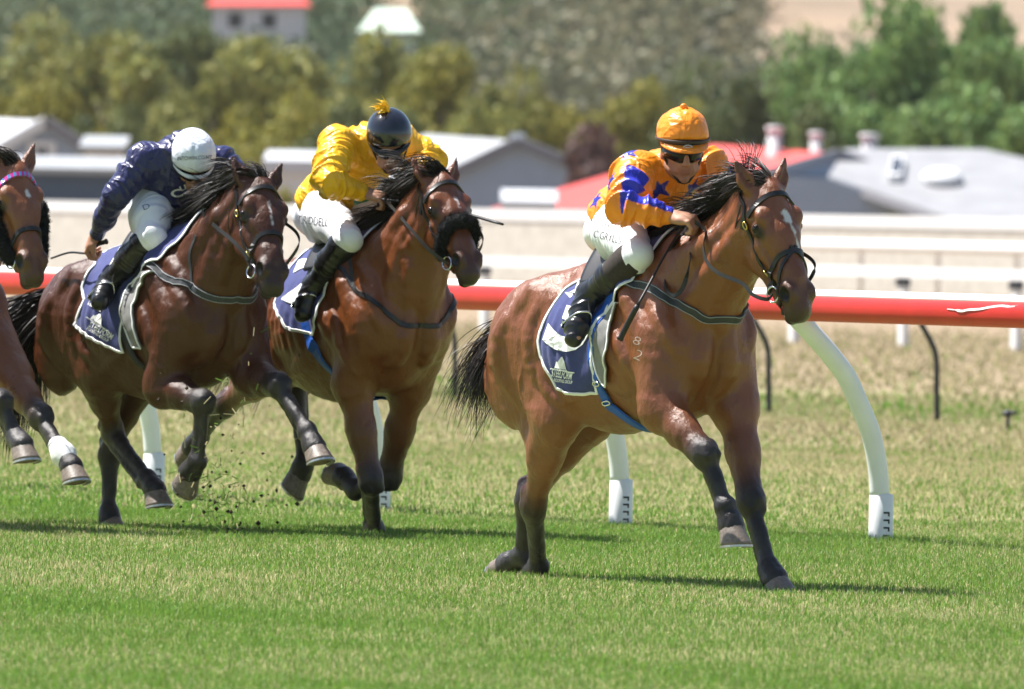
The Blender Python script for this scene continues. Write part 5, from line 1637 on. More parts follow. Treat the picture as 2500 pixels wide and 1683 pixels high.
M_PURPLE = leaf_mat('purple_brown_leaf', (.13, .075, .065)); M_YELLOWG = leaf_mat('yellow_green_leaf', (.25, .235, .045)); M_GREYG = leaf_mat('grey_green_leaf', (.165, .165, .10)); M_BLUEG = leaf_mat('blue_green_leaf', (.095, .125, .065))
_cache = {}
def tree(x, d, top, width, mat, label, base=0.0, seed=0, bush=False, n=6000, tall=1.0, group='trees beyond the houses'):
    """a trunk with limbs and its own crown; top = height of the crown's top"""
    key = (mat.name, seed % 4, bush)
    nm = 'bush' if bush else 'tree'
    o = empty(nm, (x, d, base), random.random() * 6.28, label, nm, group)
    if key not in _cache:
        V, F, col = crown_mesh(n, 40 + seed % 4 + hash(mat.name) % 7 * 0, 8 + seed % 4 * 2); c = mesh_np('crown', V, F, mat, o, False, col); _cache[key] = c
    else: c = _cache[key].copy(); COL.objects.link(c); c.parent = o
    h0 = 0.0 if bush else top * .22
    c.scale = (width, width, (top - h0) / 1.25); c.location = (0, 0, h0 - .05)
    m = MB(); r = .035 * top if not bush else .05
    m.tube([(0, 0, -.3), (.1, 0, top * .2), (-.1, .1, top * .5)], [r, r * .75, r * .35], 8, ref=(1, 0, 0))
    for a in (.5, 2.4, 4.4): m.tube([(0, 0, top * .22), (math.cos(a) * width * .25, math.sin(a) * width * .25, top * .45), (math.cos(a) * width * .45, math.sin(a) * width * .45, top * .62)], [r * .6, r * .4, r * .15], 6, ref=(1, 0, 0))
    m.build('trunk', M_BARK, o); return o

def tree_px(px, py_top, d, wpx, mat, label, **kw):
    p = at_depth(px, py_top, d); base = float(hill_z(np.array(p[0]), np.array(p[1]))) if d > 420 else 0.0
    return tree(p[0], p[1], p[2] - base, wpx * d / FPX * (.74 if mat is M_BRIGHT else .66), mat, label, base, **kw)
LAB = dict(olive='olive tree', yel='yellow green tree', dark='dark green tree', bright='fresh green tree')
TREES = [  # px, top, depth, width px, kind, seed, label
    (-60, 22, 440, 330, M_DKGREEN, 0, 'dark green tree at the left edge above the white roofed cottage'),
    (130, 12, 455, 340, M_OLIVE, 1, 'olive tree rising behind the cottage with the white roof'),
    (60, 142, 400, 240, M_YELLOWG, 2, 'small yellow green tree close behind the white roof at the left'),
    (330, 62, 430, 320, M_OLIVE, 3, 'olive tree standing behind the white cap of the navy rider'),
    (250, 231, 385, 210, M_DKGREEN, 1, 'low dark tree between the cottage and the white shed'),
    (470, 12, 470, 340, M_DKGREEN, 2, 'dark green tree below the white house with the red roof'),
    (520, 102, 425, 300, M_OLIVE, 0, 'olive tree to the right of the white cap'),
    (640, 201, 395, 260, M_YELLOWG, 1, 'yellow green tree between the navy and yellow riders'),
    (700, 27, 450, 330, M_OLIVE, 2, 'tall olive tree above the gap between the navy and yellow riders'),
    (880, 47, 440, 340, M_OLIVE, 3, 'olive tree below the pale green roofed house'),
    (830, 216, 390, 220, M_DKGREEN, 0, 'low dark tree behind the back of the yellow rider'),
    (1060, 82, 430, 330, M_YELLOWG, 0, 'yellow green tree standing right of the black helmet'),
    (1190, 142, 410, 230, M_OLIVE, 1, 'rounded olive tree above the grey gabled house'),
    (1020, 256, 375, 260, M_DKGREEN, 3, 'dark bushy tree close behind the pale roof of the gabled house'),
    (1390, 191, 420, 230, M_YELLOWG, 2, 'yellow green tree above the purple brown bush'),
    (1560, 176, 425, 260, M_YELLOWG, 3, 'yellow green tree behind the orange cap'),
    (1690, 201, 400, 220, M_DKGREEN, 2, 'dark tree immediately right of the orange cap'),
    (1820, 126, 440, 300, M_DKGREEN, 1, 'dark green tree above the red roof slope'),
    (1980, 110, 450, 300, M_DKGREEN, 3, 'dark olive tree left of the tall fresh green tree'),
    (2010, 230, 385, 220, M_DKGREEN, 0, 'low dark tree behind the white roof vents'),
    (2180, -30, 420, 330, M_BRIGHT, 0, 'tall fresh green tree above the grey roof'),
    (2310, -80, 430, 360, M_BRIGHT, 1, 'tallest fresh green tree near the right edge'),
    (2085, 45, 428, 300, M_BRIGHT, 1, 'fresh green tree standing left of the two tallest ones'),
    (2470, 20, 415, 330, M_BRIGHT, 2, 'fresh green tree cut by the right edge'),
    (2390, 190, 380, 300, M_BRIGHT, 3, 'lower fresh green tree close behind the house at the far right'),
    (2200, 200, 385, 240, M_BRIGHT, 2, 'lower fresh green tree close behind the grey roof'),
]
for (px, py, d, wp, mt, sd_, lab) in TREES: tree_px(px, py, d, wp, mt, lab, seed=sd_)
tree_px(1462, 282, 338, 300, M_PURPLE, 'purple brown bush behind the back of the rider in orange', seed=0, bush=True, group='bushes near the houses')
tree_px(280, 300, 350, 130, M_YELLOWG, 'yellow green bush right of the white roofed cottage', seed=1, bush=True, group='bushes near the houses')
tree_px(645, 362, 345, 110, M_PURPLE, 'small rusty bush beside the low white roofed shed', seed=2, bush=True, group='bushes near the houses')
tree_px(690, 445, 318, 130, M_YELLOWG, 'green bush in front of the low white roofed shed', seed=3, bush=True, group='bushes near the houses')
tree_px(2190, 508, 300, 120, M_GREYG, 'low grey green bush against the blue grey wall at the right', seed=0, bush=True, group='bushes near the houses')
tree_px(2080, 318, 372, 120, M_YELLOWG, 'rounded yellow green bush beside the roof vents', seed=2, bush=True, group='bushes near the houses')

# wooded hillside: one mass of far crowns
def far_wood(name, n, pxr, pyr, dr, mat, seed, size, keep):
    rng = np.random.default_rng(seed); Vs, Fs, Cs, b = [], [], [], 0
    V0, F0, c0 = crown_mesh(260, seed + 90, 7, leaf=.42); c0 = 1 + (c0 - 1) * .45
    while n:
        d = rng.uniform(*dr); px = rng.uniform(*pxr); x = (px - 1250) / FPX * d; z = float(hill_z(np.array(x), np.array(d)))
        v = np.array([x, d, z]) - CPOS; py = 841.5 - FPX * (v @ CU) / (v @ CF)
        n -= 1
        if not keep(px, py): continue
        s = size * (.6 + .8 * rng.random()); a = rng.random() * 6.28
        R = np.array([[math.cos(a), -math.sin(a), 0], [math.sin(a), math.cos(a), 0], [0, 0, 1]])
        Vs.append((V0 * np.array([s, s, s * 1.05])) @ R.T + np.array([x, d, z - .3])); Fs.append(F0 + b); b += len(V0)
        Cs.append(c0 * (.75 + .5 * rng.random()) * np.array([1 + .2 * (rng.random() - .5), 1, 1]))
    return tag(mesh_np(name, np.concatenate(Vs), np.concatenate(Fs), mat, None, False, np.concatenate(Cs)), kind='stuff')
far_wood('hillside_woodland', 2300, (1130, 1960), (0, 0), (520, 1150), M_GREYG, 1, 2.7, lambda px, py: px < 1775 + 25 * math.sin(py * .05) and (px > 1310 or py > 45 + (1310 - px) * .15) and not (1400 < px < 1465 and 60 < py < 90))
far_wood('hillside_scrub', 1500, (-150, 1260), (0, 0), (500, 1150), M_BLUEG, 2, 2.7, lambda px, py: not (500 < px < 770 and py < 75) and not (880 < px < 1030 and py < 110))
far_wood('far_trees', 500, (1850, 2700), (0, 0), (500, 620), M_GREYG, 3, 2.6, lambda px, py: py > 300 + 20 * math.sin(px * .03))

# ------------------------------------------------------------------ air
def haze_box(density):
    m = bpy.data.materials.new('haze_air'); m.use_nodes = True; t = m.node_tree
    for n in list(t.nodes):
        if n.type != 'OUTPUT_MATERIAL': t.nodes.remove(n)
    v = t.nodes.new('ShaderNodeVolumePrincipled'); v.inputs['Color'].default_value = (.86, .90, .96, 1); v.inputs['Density'].default_value = density; v.inputs['Anisotropy'].default_value = .3
    t.links.new(v.outputs[0], [n for n in t.nodes if n.type == 'OUTPUT_MATERIAL'][0].inputs['Volume'])
    mb = MB(); mb.box(-400, 400, -60, 1560, -3, 75); o = mb.build('haze', m, smooth=False); tag(o, kind='stuff')
    return o
HAZE = .00004
if HAZE: haze_box(HAZE)
# ------------------------------------------------------------------ saddlery
def trunk_xt(S, xs, th, off, pit):
    """points on the trunk: xs along the horse, th the angle from the spine (positive on the right side)"""
    xs, th = np.asarray(xs, float), np.asarray(th, float)
    ax = np.stack([xs, np.zeros_like(xs), 1.12 + pit * np.minimum(xs, 0)], -1)
    d = np.stack([np.zeros_like(xs), -np.sin(th), np.cos(th)], -1)
    t = np.full(xs.shape, .75)
    for _ in range(30): t = t - np.clip(S.sdf(ax + d * t[..., None]) - off, -.05, .1) * .8
    return ax + d * t[..., None], d

def to_xt(P, pit):
    z0 = 1.12 + pit * np.minimum(P[:, 0], 0)
    return np.stack([P[:, 0], np.arctan2(-P[:, 1], P[:, 2] - z0)], 1)

def interp(T, u):
    T = np.asarray(T); s = np.concatenate([[0], np.cumsum(np.linalg.norm(np.diff(T, axis=0), axis=1))]); s /= s[-1]
    return np.stack([np.interp(u, s, T[:, i]) for i in range(T.shape[1])], 1)

def drape(name, H, back, front, off, thick, mat, border=None, pit=.215, bw=.013, nx=26, nv=40, waves=.004, top=True):
    """cloth over the back: outline of the near side given by photograph points, mirrored on the far side"""
    S, F = H['S'], H['F']
    tb, tf = to_xt(on_px(F, S, back, 0, H['bvh']), pit), to_xt(on_px(F, S, front, 0, H['bvh']), pit)
    if top: tb = np.concatenate([[[tb[0, 0] - .01, 0.0]], tb]); tf = np.concatenate([[[tf[0, 0] + .02, 0.0]], tf])
    u = np.linspace(0, 1, nv); B, G = interp(tb, u), interp(tf, u)
    side = np.concatenate([-np.arange(nv - 1, 0, -1), np.arange(nv)])
    rows = []
    for s in side:
        b, g = B[abs(s)], G[abs(s)]; sg = 1 if s >= 0 else -1
        w_ = np.linspace(0, 1, nx)
        rows.append(np.stack([b[0] + (g[0] - b[0]) * w_, sg * (b[1] + (g[1] - b[1]) * w_)], 1))
    X = np.array(rows); nr = len(rows)
    wv = waves * (fnoise(np.stack([X[..., 0].ravel() * 9, X[..., 1].ravel() * 3, np.zeros(X[..., 0].size)], 1), 1.0, 2).reshape(X.shape[:2]) - .5) * 2
    P, d = trunk_xt(S, X[..., 0], X[..., 1], off, pit)
    P = P + d * wv[..., None]
    V = np.concatenate([(P + d * thick).reshape(-1, 3), P.reshape(-1, 3)]); n = nr * nx
    Fc = []
    for i in range(nr - 1):
        for j in range(nx - 1):
            a = i * nx + j; Fc.append([a, a + 1, a + nx + 1, a + nx]); Fc.append([n + a, n + a + nx, n + a + nx + 1, n + a + 1])
    rim = [(0, j) for j in range(nx)] + [(i, nx - 1) for i in range(1, nr)] + [(nr - 1, j) for j in range(nx - 2, -1, -1)] + [(i, 0) for i in range(nr - 2, 0, -1)]
    R = [i * nx + j for i, j in rim]
    for k in range(len(R)):
        a, b = R[k], R[(k + 1) % len(R)]; Fc.append([b, a, n + a, n + b])
    o = mesh_np(name, V, np.array(Fc), mat, H['root'], True)
    if border is not None:
        mb = MB(); ring = np.concatenate([V[R], V[R[:1]]]); dd = np.concatenate([d.reshape(-1, 3)[R], d.reshape(-1, 3)[R[:1]]])
        inn = P.reshape(nr, nx, 3).mean((0, 1))
        mb.ribbon(ring + dd * .002, dd, bw * 2, .005)
        mb.build('binding', border, o, smooth=False)
    return o

def hp(H, u, v, w):
    P, e1, e2, e3, q = H['head']
    return P + q * (u * e1 + 1.10 * v * e2 + 1.16 * w * e3)

def bridle(H, cfg):
    S, root = H['S'], H['root']; q = H['head'][4]
    def S3(L): return np.array([hp(H, *p) for p in L])
    br = MB()
    w = .019
    strap('', S, S3([(.16, -.10, -.09), (.09, -.05, -.095), (.03, -.07, -.07), (.01, -.06, 0), (.03, -.07, .07), (.09, -.05, .095), (.16, -.10, .09)]), w, .006, None, None, 40, .004, mb=br)
    for s in (-1, 1):
        strap('', S, S3([(.09, -.05, s * .095), (.18, -.075, s * .10), (.30, -.085, s * .08), (.40, -.080, s * .062), (.455, -.085, s * .056)]), .016, .006, None, None, 36, .004, mb=br)
    throat = [(.07, -.06, -.095), (.14, -.14, -.095), (.22, -.21, -.06), (.24, -.235, 0), (.22, -.21, .06), (.14, -.14, .095), (.07, -.06, .095)]
    Q = smooth_path(S3(throat), 40); N = Q - hp(H, .16, -.08, 0); br.ribbon(Q, N, .012, .005)
    b = br.build('bridle', M_LEATHER, root, smooth=False)
    strap('browband', S, S3([(.135, -.04, -.11), (.11, .0, -.10), (.085, .035, -.05), (.078, .04, 0), (.085, .035, .05), (.11, .0, .10), (.135, -.04, .11)]), .024, .010, cfg.get('browband', M_LEATHER), b, 44, .004)
    nu = cfg.get('nose_u', .34)
    nose = [(nu + .10, -.13, 0), (nu + .10, -.115, -.05), (nu + .07, -.07, -.075), (nu + .01, .0, -.05), (nu, .03, 0), (nu + .01, .0, .05), (nu + .07, -.07, .075), (nu + .10, -.115, .05), (nu + .10, -.13, 0)]
    if cfg.get('fleece'):
        path = smooth_path(S.snap(S3(nose[1:-1]), .008, 3), 46)
        fz = Solid()
        for i in range(len(path) - 1):
            m = 1 - abs(i - 22) / 26; fz.cone(path[i], path[i + 1], .014 + .017 * min(1, m * 1.5), .014 + .017 * min(1, m * 1.5), k=.015)
        V, Fc = fz.mesh(.007); N = vnormals(V, Fc)
        V = V + N * ((fnoise(V, 60, 2) - .5) * .022)[:, None]
        nb = mesh_np('sheepskin_noseband', V, Fc, M_FLEECE, b, True)
        k = RNG.choice(len(V), 5000); strands('fleece_tuft', V[k], N[k] + RNG.normal(size=(len(k), 3)) * .5, .010 + .010 * RNG.random(len(k)), M_FLEECE, nb, .003, .3, 1.5, 3)
    else:
        strap('noseband', S, S3(nose), .024, .010, M_LEATHER, b, 60, .004)
        if cfg.get('crossed'):
            strap('cross_strap', S, S3([(nu - .02, .035, .012), (nu + .06, .0, -.050), (nu + .14, -.06, -.072), (nu + .20, -.115, -.04), (nu + .21, -.13, 0), (nu + .20, -.115, .04), (nu + .14, -.06, .072), (nu + .06, .0, .050), (nu - .02, .035, -.012)]), .015, .008, M_LEATHER, b, 60, .005)
    for s in (-1, 1):
        c = hp(H, .478, -.085, s * .066); P, e1, e2, e3, q_ = H['head']
        mb = MB(); rr = .034
        ring = [c + rr * (math.cos(a) * e1 + math.sin(a) * (e2 * .9 - s * .2 * e3)) for a in np.linspace(0, 2 * math.pi, 25)]
        mb.tube(ring, .0048, 6); mb.build('bit_ring', M_STEEL, b)
        if not cfg.get('fleece'):
            mb = MB(); c = S.snap(hp(H, .385, -.082, s * .066), .009)[0]; n_ = S.grad(c[None])[0]; t = unit(np.cross(n_, e2)); t2 = np.cross(n_, t)
            mb.tube([c + .019 * math.cos(a) * t + .013 * math.sin(a) * t2 for a in np.linspace(0, 2 * math.pi, 17)], .0035, 6); mb.build('buckle', M_BRASS, b)
            mb = MB(); c = S.snap(hp(H, .16, -.072, s * .102), .009)[0]; n_ = S.grad(c[None])[0]; t = unit(np.cross(n_, e2)); t2 = np.cross(n_, t)
            mb.tube([c + .017 * math.cos(a) * t + .011 * math.sin(a) * t2 for a in np.linspace(0, 2 * math.pi, 17)], .0035, 6); mb.build('buckle', M_BRASS, b)
    if cfg.get('cheek_fleece'):
        for s in (-1, 1):
            path = smooth_path(S.snap(S3([(.19, -.06, s * .12), (.28, -.07, s * .10), (.38, -.075, s * .085), (.46, -.08, s * .07)]), .025, 3), 20)
            fz = Solid()
            for i in range(19): fz.cone(path[i], path[i + 1], .034, .034, k=.015)
            V, Fc = fz.mesh(.007); N = vnormals(V, Fc); V = V + N * ((fnoise(V, 60, 2) - .5) * .022)[:, None]
            nb = mesh_np('sheepskin_cheek_roll', V, Fc, M_FLEECE, b, True)
            k = RNG.choice(len(V), 2500); strands('fleece_tuft', V[k], N[k] + RNG.normal(size=(len(k), 3)) * .5, .010 + .010 * RNG.random(len(k)), M_FLEECE, nb, .003, .3, 1.5, 3)
    return b

def rein(H, b, pts, width=.017, mat=None):
    P = smooth_path(pts, 60); m = MB()
    T = np.gradient(P, axis=0); N = np.cross(T, [0.1, .1, 1.0]); 
    m.ribbon(P, N, width, .004); return m.build('rein', mat or M_LEATHER, b, smooth=False)

def free_px(F, L): return [F.J(x, y, w) if abs(y) > 5 else np.array([x, y, w], float) for x, y, w in L]

def mirror(P): return np.asarray(P) * np.array([1, -1, 1])

def breastplate(H, pts, mat, edge, width=.045):
    S, F = H['S'], H['F']
    P = on_px(F, S, pts, 0, H['bvh']); P = P[P[:, 1] < -.03]
    m = S.snap(np.array([[P[-1, 0] + .03, 0, P[-1, 2] - .005]]), 0)[0]; m[1] = 0
    Q = np.concatenate([P, [m], mirror(P)[::-1]])
    o = strap('breastplate', S, Q, width, .006, mat, H['root'], 90, .004)
    if edge is not None:
        Qs = S.snap(smooth_path(Q, 90), .0105, 3); N = S.grad(Qs); T = np.gradient(Qs, axis=0); T /= np.linalg.norm(T, axis=1)[:, None]
        sd = np.cross(T, N); m = MB()
        for k in (-1, 1): m.ribbon(Qs + sd * k * width * .42, N, .0035, .002)
        m.build('stitched_edge', edge, o, smooth=False)
    return o

def girth(H, pts, mat, width=.055, pit=.215, fwd=.10):
    """from the flap down the side, then under the chest to the other side"""
    S, F = H['S'], H['F']
    T = to_xt(on_px(F, S, pts, 0, H['bvh']), pit)
    n = 10; t = np.linspace(0, 1, n + 1)[1:]
    T = np.concatenate([T, np.stack([T[-1, 0] + fwd * np.sin(t * math.pi / 2), T[-1, 1] + (math.pi - T[-1, 1]) * t], 1)])
    P, _ = trunk_xt(S, T[:, 0], T[:, 1], .006, pit)
    P = np.concatenate([P, mirror(P[:-1])[::-1]])
    return strap('girth', S, P, width, .007, mat, H['root'], 110, .014)

def saddle(H, pit=.215, x=-.16):
    S = H['S']
    X, T = np.meshgrid(np.linspace(-.22, .16, 14), np.linspace(-.80, .80, 36))
    sh = (1 - .45 * np.abs(T) / .80)
    P, d = trunk_xt(S, x + X * sh + .03 * np.abs(T), T, .030, pit)
    rise = .05 * np.exp(-(T / .25) ** 2) * np.clip((np.abs(X - (-.03)) - .10) / .1, 0, 1)
    P = P + d * rise[..., None]; nr, nx = X.shape; n = nr * nx
    V = np.concatenate([(P + d * .014).reshape(-1, 3), P.reshape(-1, 3)]); Fc = []
    for i in range(nr - 1):
        for j in range(nx - 1):
            a = i * nx + j; Fc += [[a, a + 1, a + nx + 1, a + nx], [n + a, n + a + nx, n + a + nx + 1, n + a + 1]]
    rim = [(0, j) for j in range(nx)] + [(i, nx - 1) for i in range(1, nr)] + [(nr - 1, j) for j in range(nx - 2, -1, -1)] + [(i, 0) for i in range(nr - 2, 0, -1)]
    R = [i * nx + j for i, j in rim]
    for k in range(len(R)): a, b = R[k], R[(k + 1) % len(R)]; Fc.append([b, a, n + a, n + b])
    return mesh_np('saddle', V, np.array(Fc), M_LEATHER, H['root'], True)

def stirrups(H, J, sd):
    p = J['pts']
    for (a, t, n_, s) in ((p['aR'], p['tR'], p['nR'], -1), (p['aL'], p['tL'], mirror(p['nR']), 1)):
        d = unit(t - a); up = unit(np.array([0, 0, 1.0]) - d * d[2]) if abs(d[2]) < .97 else np.array([1.0, 0, 0])
        c = a + (t - a) * .72; L = unit(a - n_); h_ = unit(L - d * (L @ d)); side = np.cross(d, h_)
        base = c + h_ * .062
        ir = MB()
        arch = [base + side * x + (-h_) * y + (-d) * y * .5 for x, y in ((-.050, 0), (-.050, .04), (-.040, .08), (-.016, .105), (0, .110), (.016, .105), (.040, .08), (.050, .04), (.050, 0))]
        ir.tube(smooth_path(arch, 30), .0048, 8)
        ir.ribbon([base - side * .053, base, base + side * .053], [-h_] * 3, .034, .010)
        o = ir.build('stirrup_iron', M_STEEL, sd)
        top = np.array([-.10, s * .20, 1.33]); Q = H['S'].snap(top, .05)[0]
        lt = MB(); m = (arch[4] + Q) / 2 + np.array([0, s * .03, 0])
        lt.ribbon(smooth_path([arch[4], m, Q], 12), [np.array([0, s, .2])] * 12, .022, .005); lt.build('stirrup_leather', M_LEATHER, sd, smooth=False)

def whip(F, name, pts, label, flap=True, handle_first=True, hcol=None, frac=.34, rad=.0085):
    P = np.array([F.wor(p_) for p_ in pts]); c = P.mean(0); Q = smooth_path(P - c, 30)
    r = empty(name, c, 0, label, 'whip', 'riding whips')
    n = int(30 * frac); m = MB(); m.tube(Q[n - 1:], np.linspace(rad * .5, rad * .42, 31 - n), 8); m.build('shaft', M_RUBBER, r)
    m = MB(); m.tube(Q[:n], [rad * 1.25] + [rad] * (n - 2) + [rad * .8], 10); m.build('handle', hcol or M_RUBBER, r)
    if flap:
        m = MB(); m.tube(Q[-9:], [rad * .5, rad * 1.0, rad * 1.15] + [rad * 1.2] * 5 + [rad * .9], 8, flat=.6); m.build('flap', M_RUBBER, r)
    return r

M_FLEECE = pmat('black_sheepskin', (.012, .012, .013), .9, .2, var=.4, scale=80, bump=.6, bscale=120)
def browband_mat():
    m, t, b = new_mat('pink_blue_browband'); N, Lk = t.nodes, t.links
    tc = N.new('ShaderNodeTexCoord'); wv = N.new('ShaderNodeTexWave'); wv.inputs['Scale'].default_value = 12; wv.bands_direction = 'Y'
    Lk.new(tc.outputs['Object'], wv.inputs['Vector'])
    cr = N.new('ShaderNodeValToRGB'); cr.color_ramp.interpolation = 'CONSTANT'
    cr.color_ramp.elements[0].color = (.62, .03, .30, 1); cr.color_ramp.elements[1].position = .55; cr.color_ramp.elements[1].color = (.10, .30, .65, 1)
    Lk.new(wv.outputs['Fac'], cr.inputs[0]); Lk.new(cr.outputs[0], b.inputs['Base Color']); b.inputs['Roughness'].default_value = .35
    return m
M_BROWPINK = browband_mat()
M_DKGIRTH = pmat('dark_webbing', (.018, .02, .03), .6, .3)
M_STITCH = pmat('grey_stitching', (.30, .31, .33), .6, .3)
M_GREEN = pmat('green_grip', (.01, .10, .06), .5, .4)
M_BRAND = pmat('pale_freeze_brand_hair', (.42, .33, .27), .7, .2)

def flat_logo():
    """a peaked mountain over a wavy line"""
    pts, tri = [], []
    out = [(0, 0), (.06, .55), (.14, .50), (.26, .92), (.34, 1.0), (.42, .80), (.50, .62), (.62, .12), (.66, 0)]
    b = len(pts); pts += [(.30, 0)] + out
    for i in range(1, len(out)): tri.append((b, b + i + 1, b + i))
    n = 24
    for i in range(n + 1):
        x = -.22 + 1.35 * i / n; y = -.10 + (.08 * abs(math.sin(i * 1.1)) if i < 17 else 0); b = len(pts); pts += [(x, y), (x, y - .10)]
        if i: tri += [(b - 2, b - 1, b + 1), (b - 2, b + 1, b)]
    return np.array([(x, y, 0) for x, y in pts], float), np.array(tri)

def dress_lead(H, J):
    F, S = H['F'], H['S']
    sc = drape('saddle_cloth', H, [(1441, 682), (1385, 714), (1344, 771), (1321, 832), (1328, 870), (1349, 912), (1366, 943)],
               [(1545, 694), (1503, 743), (1470, 778), (1452, 816), (1450, 851), (1456, 910), (1462, 955)], .010, .006, M_NAVY, M_WHITECLOTH, bw=.008)
    drape('saddle_pad', H, [(1492, 750), (1462, 790), (1452, 830), (1455, 870), (1464, 905), (1476, 930)],
          [(1509, 744), (1499, 787), (1487, 851), (1487, 899), (1486, 925), (1484, 938)], .008, .010, M_GREYPAD, M_WHITECLOTH, bw=.004, nx=10, top=False)
    sd = saddle(H); stirrups(H, J, sd)
    g = girth(H, [(1502, 715), (1475, 770), (1452, 816), (1450, 851), (1457, 905), (1470, 945), (1490, 985)], M_BLUE)
    for px in ((1461, 928), (1487, 978)):
        c = on_px(F, S, [px], 0, H['bvh'])[0]; c = S.snap(c, .022)[0]; n = S.grad(c[None])[0]; t = unit(np.array([1.0, 0, .15]) - n * (n @ np.array([1.0, 0, .15]))); b = np.cross(n, t)
        m = MB(); m.tube([c + .026 * math.copysign(abs(math.cos(a)) ** .5, math.cos(a)) * t + .010 * math.sin(a) * b for a in np.linspace(0, 2 * math.pi, 25)], .004, 6); m.build('buckle', M_STEEL, g)
    breastplate(H, [(1530, 690), (1586, 703), (1621, 727), (1677, 752), (1728, 780), (1768, 792), (1800, 786)], M_GREYSTRAP, M_STITCH, .038)
    b = bridle(H, dict(crossed=True))
    P = J['pts']
    rein(H, b, [hp(H, .478, -.085, -.066)] + free_px(F, [(1872, 731, -.10), (1838, 720, -.13), (1812, 692, -.14), (1756, 668, -.17), (1726, 640, -.17), (1717, 604, -.16), (1722, 566, -.13), (1710, 552, -.10)]) + [P['kR']])
    rein(H, b, [hp(H, .478, -.085, .066), np.array([.95, .16, 1.42]), np.array([.70, .17, 1.50]), P['kL']])
    rein(H, b, [P['kR']] + free_px(F, [(1668, 570, -.10), (1640, 606, -.15), (1622, 655, -.17), (1626, 705, -.2), (1645, 722, -.22), (1668, 700, -.2), (1684, 640, -.17), (1690, 585, -.10)]) + [P['kL']], .02)
    lettering('number', F, sc, '3', (1325, 832), (1420, 866), 172, M_WHITETXT, sc, .0045, .03, .05)
    lettering('lettering', F, sc, 'STEELFORM', (1347, 918), (1396, 927), 19, M_WHITETXT, sc, .0035, .02)
    lettering('lettering', F, sc, 'ROOFING GROUP', (1354, 931), (1398, 938), 8, M_WHITETXT, sc, .0035, .02)
    lettering('emblem', F, sc, '', (1345, 897), (1404, 906), 30, M_WHITETXT, sc, .0035, flat2d=flat_logo())
    lettering('brand_mark', F, H['body'], '8', (1544, 838), (1559, 845), 20, M_BRAND, H['body'], .001, -.02)
    lettering('brand_mark', F, H['body'], '2', (1546, 874), (1561, 882), 24, M_BRAND, H['body'], .001, -.02)
    Br = J['Br']
    lettering('lettering', F, J['br'], 'C.GRYLLS', (1449, 579), (1514, 596), 18, M_BLACKTXT, J['br'], .002, -.012)
    lettering('lettering', F, J['br'], 'ON.T.KYLD', (1468, 552), (1526, 562), 12, M_BLACKTXT, J['br'], .002, -.01)
    k = P['kR']
    whip(F, 'whip', [F.J(1513, 830, -.46), F.J(1534, 788, -.44), F.J(1560, 740, -.42), F.J(1590, 685, -.33), F.J(1618, 632, -.24), F.J(1660, 562, -.10)], 'black riding whip hanging from the hand of the rider in orange', False, frac=.42, rad=.013)

def dress_second(H, J):
    F, S = H['F'], H['S']
    sc = drape('saddle_cloth', H, [(742, 628), (716, 655), (697, 690), (684, 722), (676, 745), (690, 775), (705, 800)],
               [(847, 632), (815, 668), (800, 705), (789, 740), (779, 770), (772, 800), (768, 815)], .010, .006, M_NAVY, M_WHITECLOTH, bw=.008)
    sd = saddle(H); stirrups(H, J, sd)
    girth(H, [(800, 640), (775, 700), (752, 745), (750, 790), (764, 840)], M_BLUE, .075)
    breastplate(H, [(815, 632), (846, 672), (868, 708), (904, 730), (945, 765), (990, 795), (1030, 800)], M_LEATHER, None, .026)
    strap('yoke_strap', S, on_px(F, S, [(852, 615), (857, 655), (864, 700)], 0, H['bvh']), .02, .005, M_GREYSTRAP, H['root'], 20, .004)
    b = bridle(H, dict(fleece=True, nose_u=.315))
    P = J['pts']
    rein(H, b, [hp(H, .478, -.085, -.066)] + free_px(F, [(1062, 622, -.13), (1036, 598, -.16), (998, 554, -.15), (965, 515, -.12)]) + [P['kR']])
    rein(H, b, [hp(H, .478, -.085, .066), np.array([.72, .16, 1.52]), P['kL']])
    lettering('number', F, sc, '2', (690, 728), (748, 752), 112, M_WHITETXT, sc, .0045, .03, .05)
    lettering('lettering', F, J['br'], 'T.RIDDELL', (726, 545), (800, 553), 19, M_BLACKTXT, J['br'], .002, -.012)
    f = J['f']; rng = np.random.default_rng(5)
    R = np.tile(f(-.01, 0, .124), (70, 1)) + rng.normal(size=(70, 3)) * .006
    D = np.array([-.3, -.45, .7]) + rng.normal(size=(70, 3)) * .4
    strands('yellow_tuft', R, D, .05 + .04 * rng.random(70), M_YELLOWTUFT, J['hel'], .010, .9, 1.2, 5, rng, (-.2, -.8, 0))
    whip(F, 'whip', [F.J(868, 495, -.16), F.J(905, 486, -.13), F.J(942, 488, -.09), F.J(1030, 500, -.02), F.J(1130, 520, .06), F.J(1227, 548, .10)], 'black riding whip with a green grip held across the neck of the middle horse', True, hcol=M_GREEN, frac=.2, rad=.011)

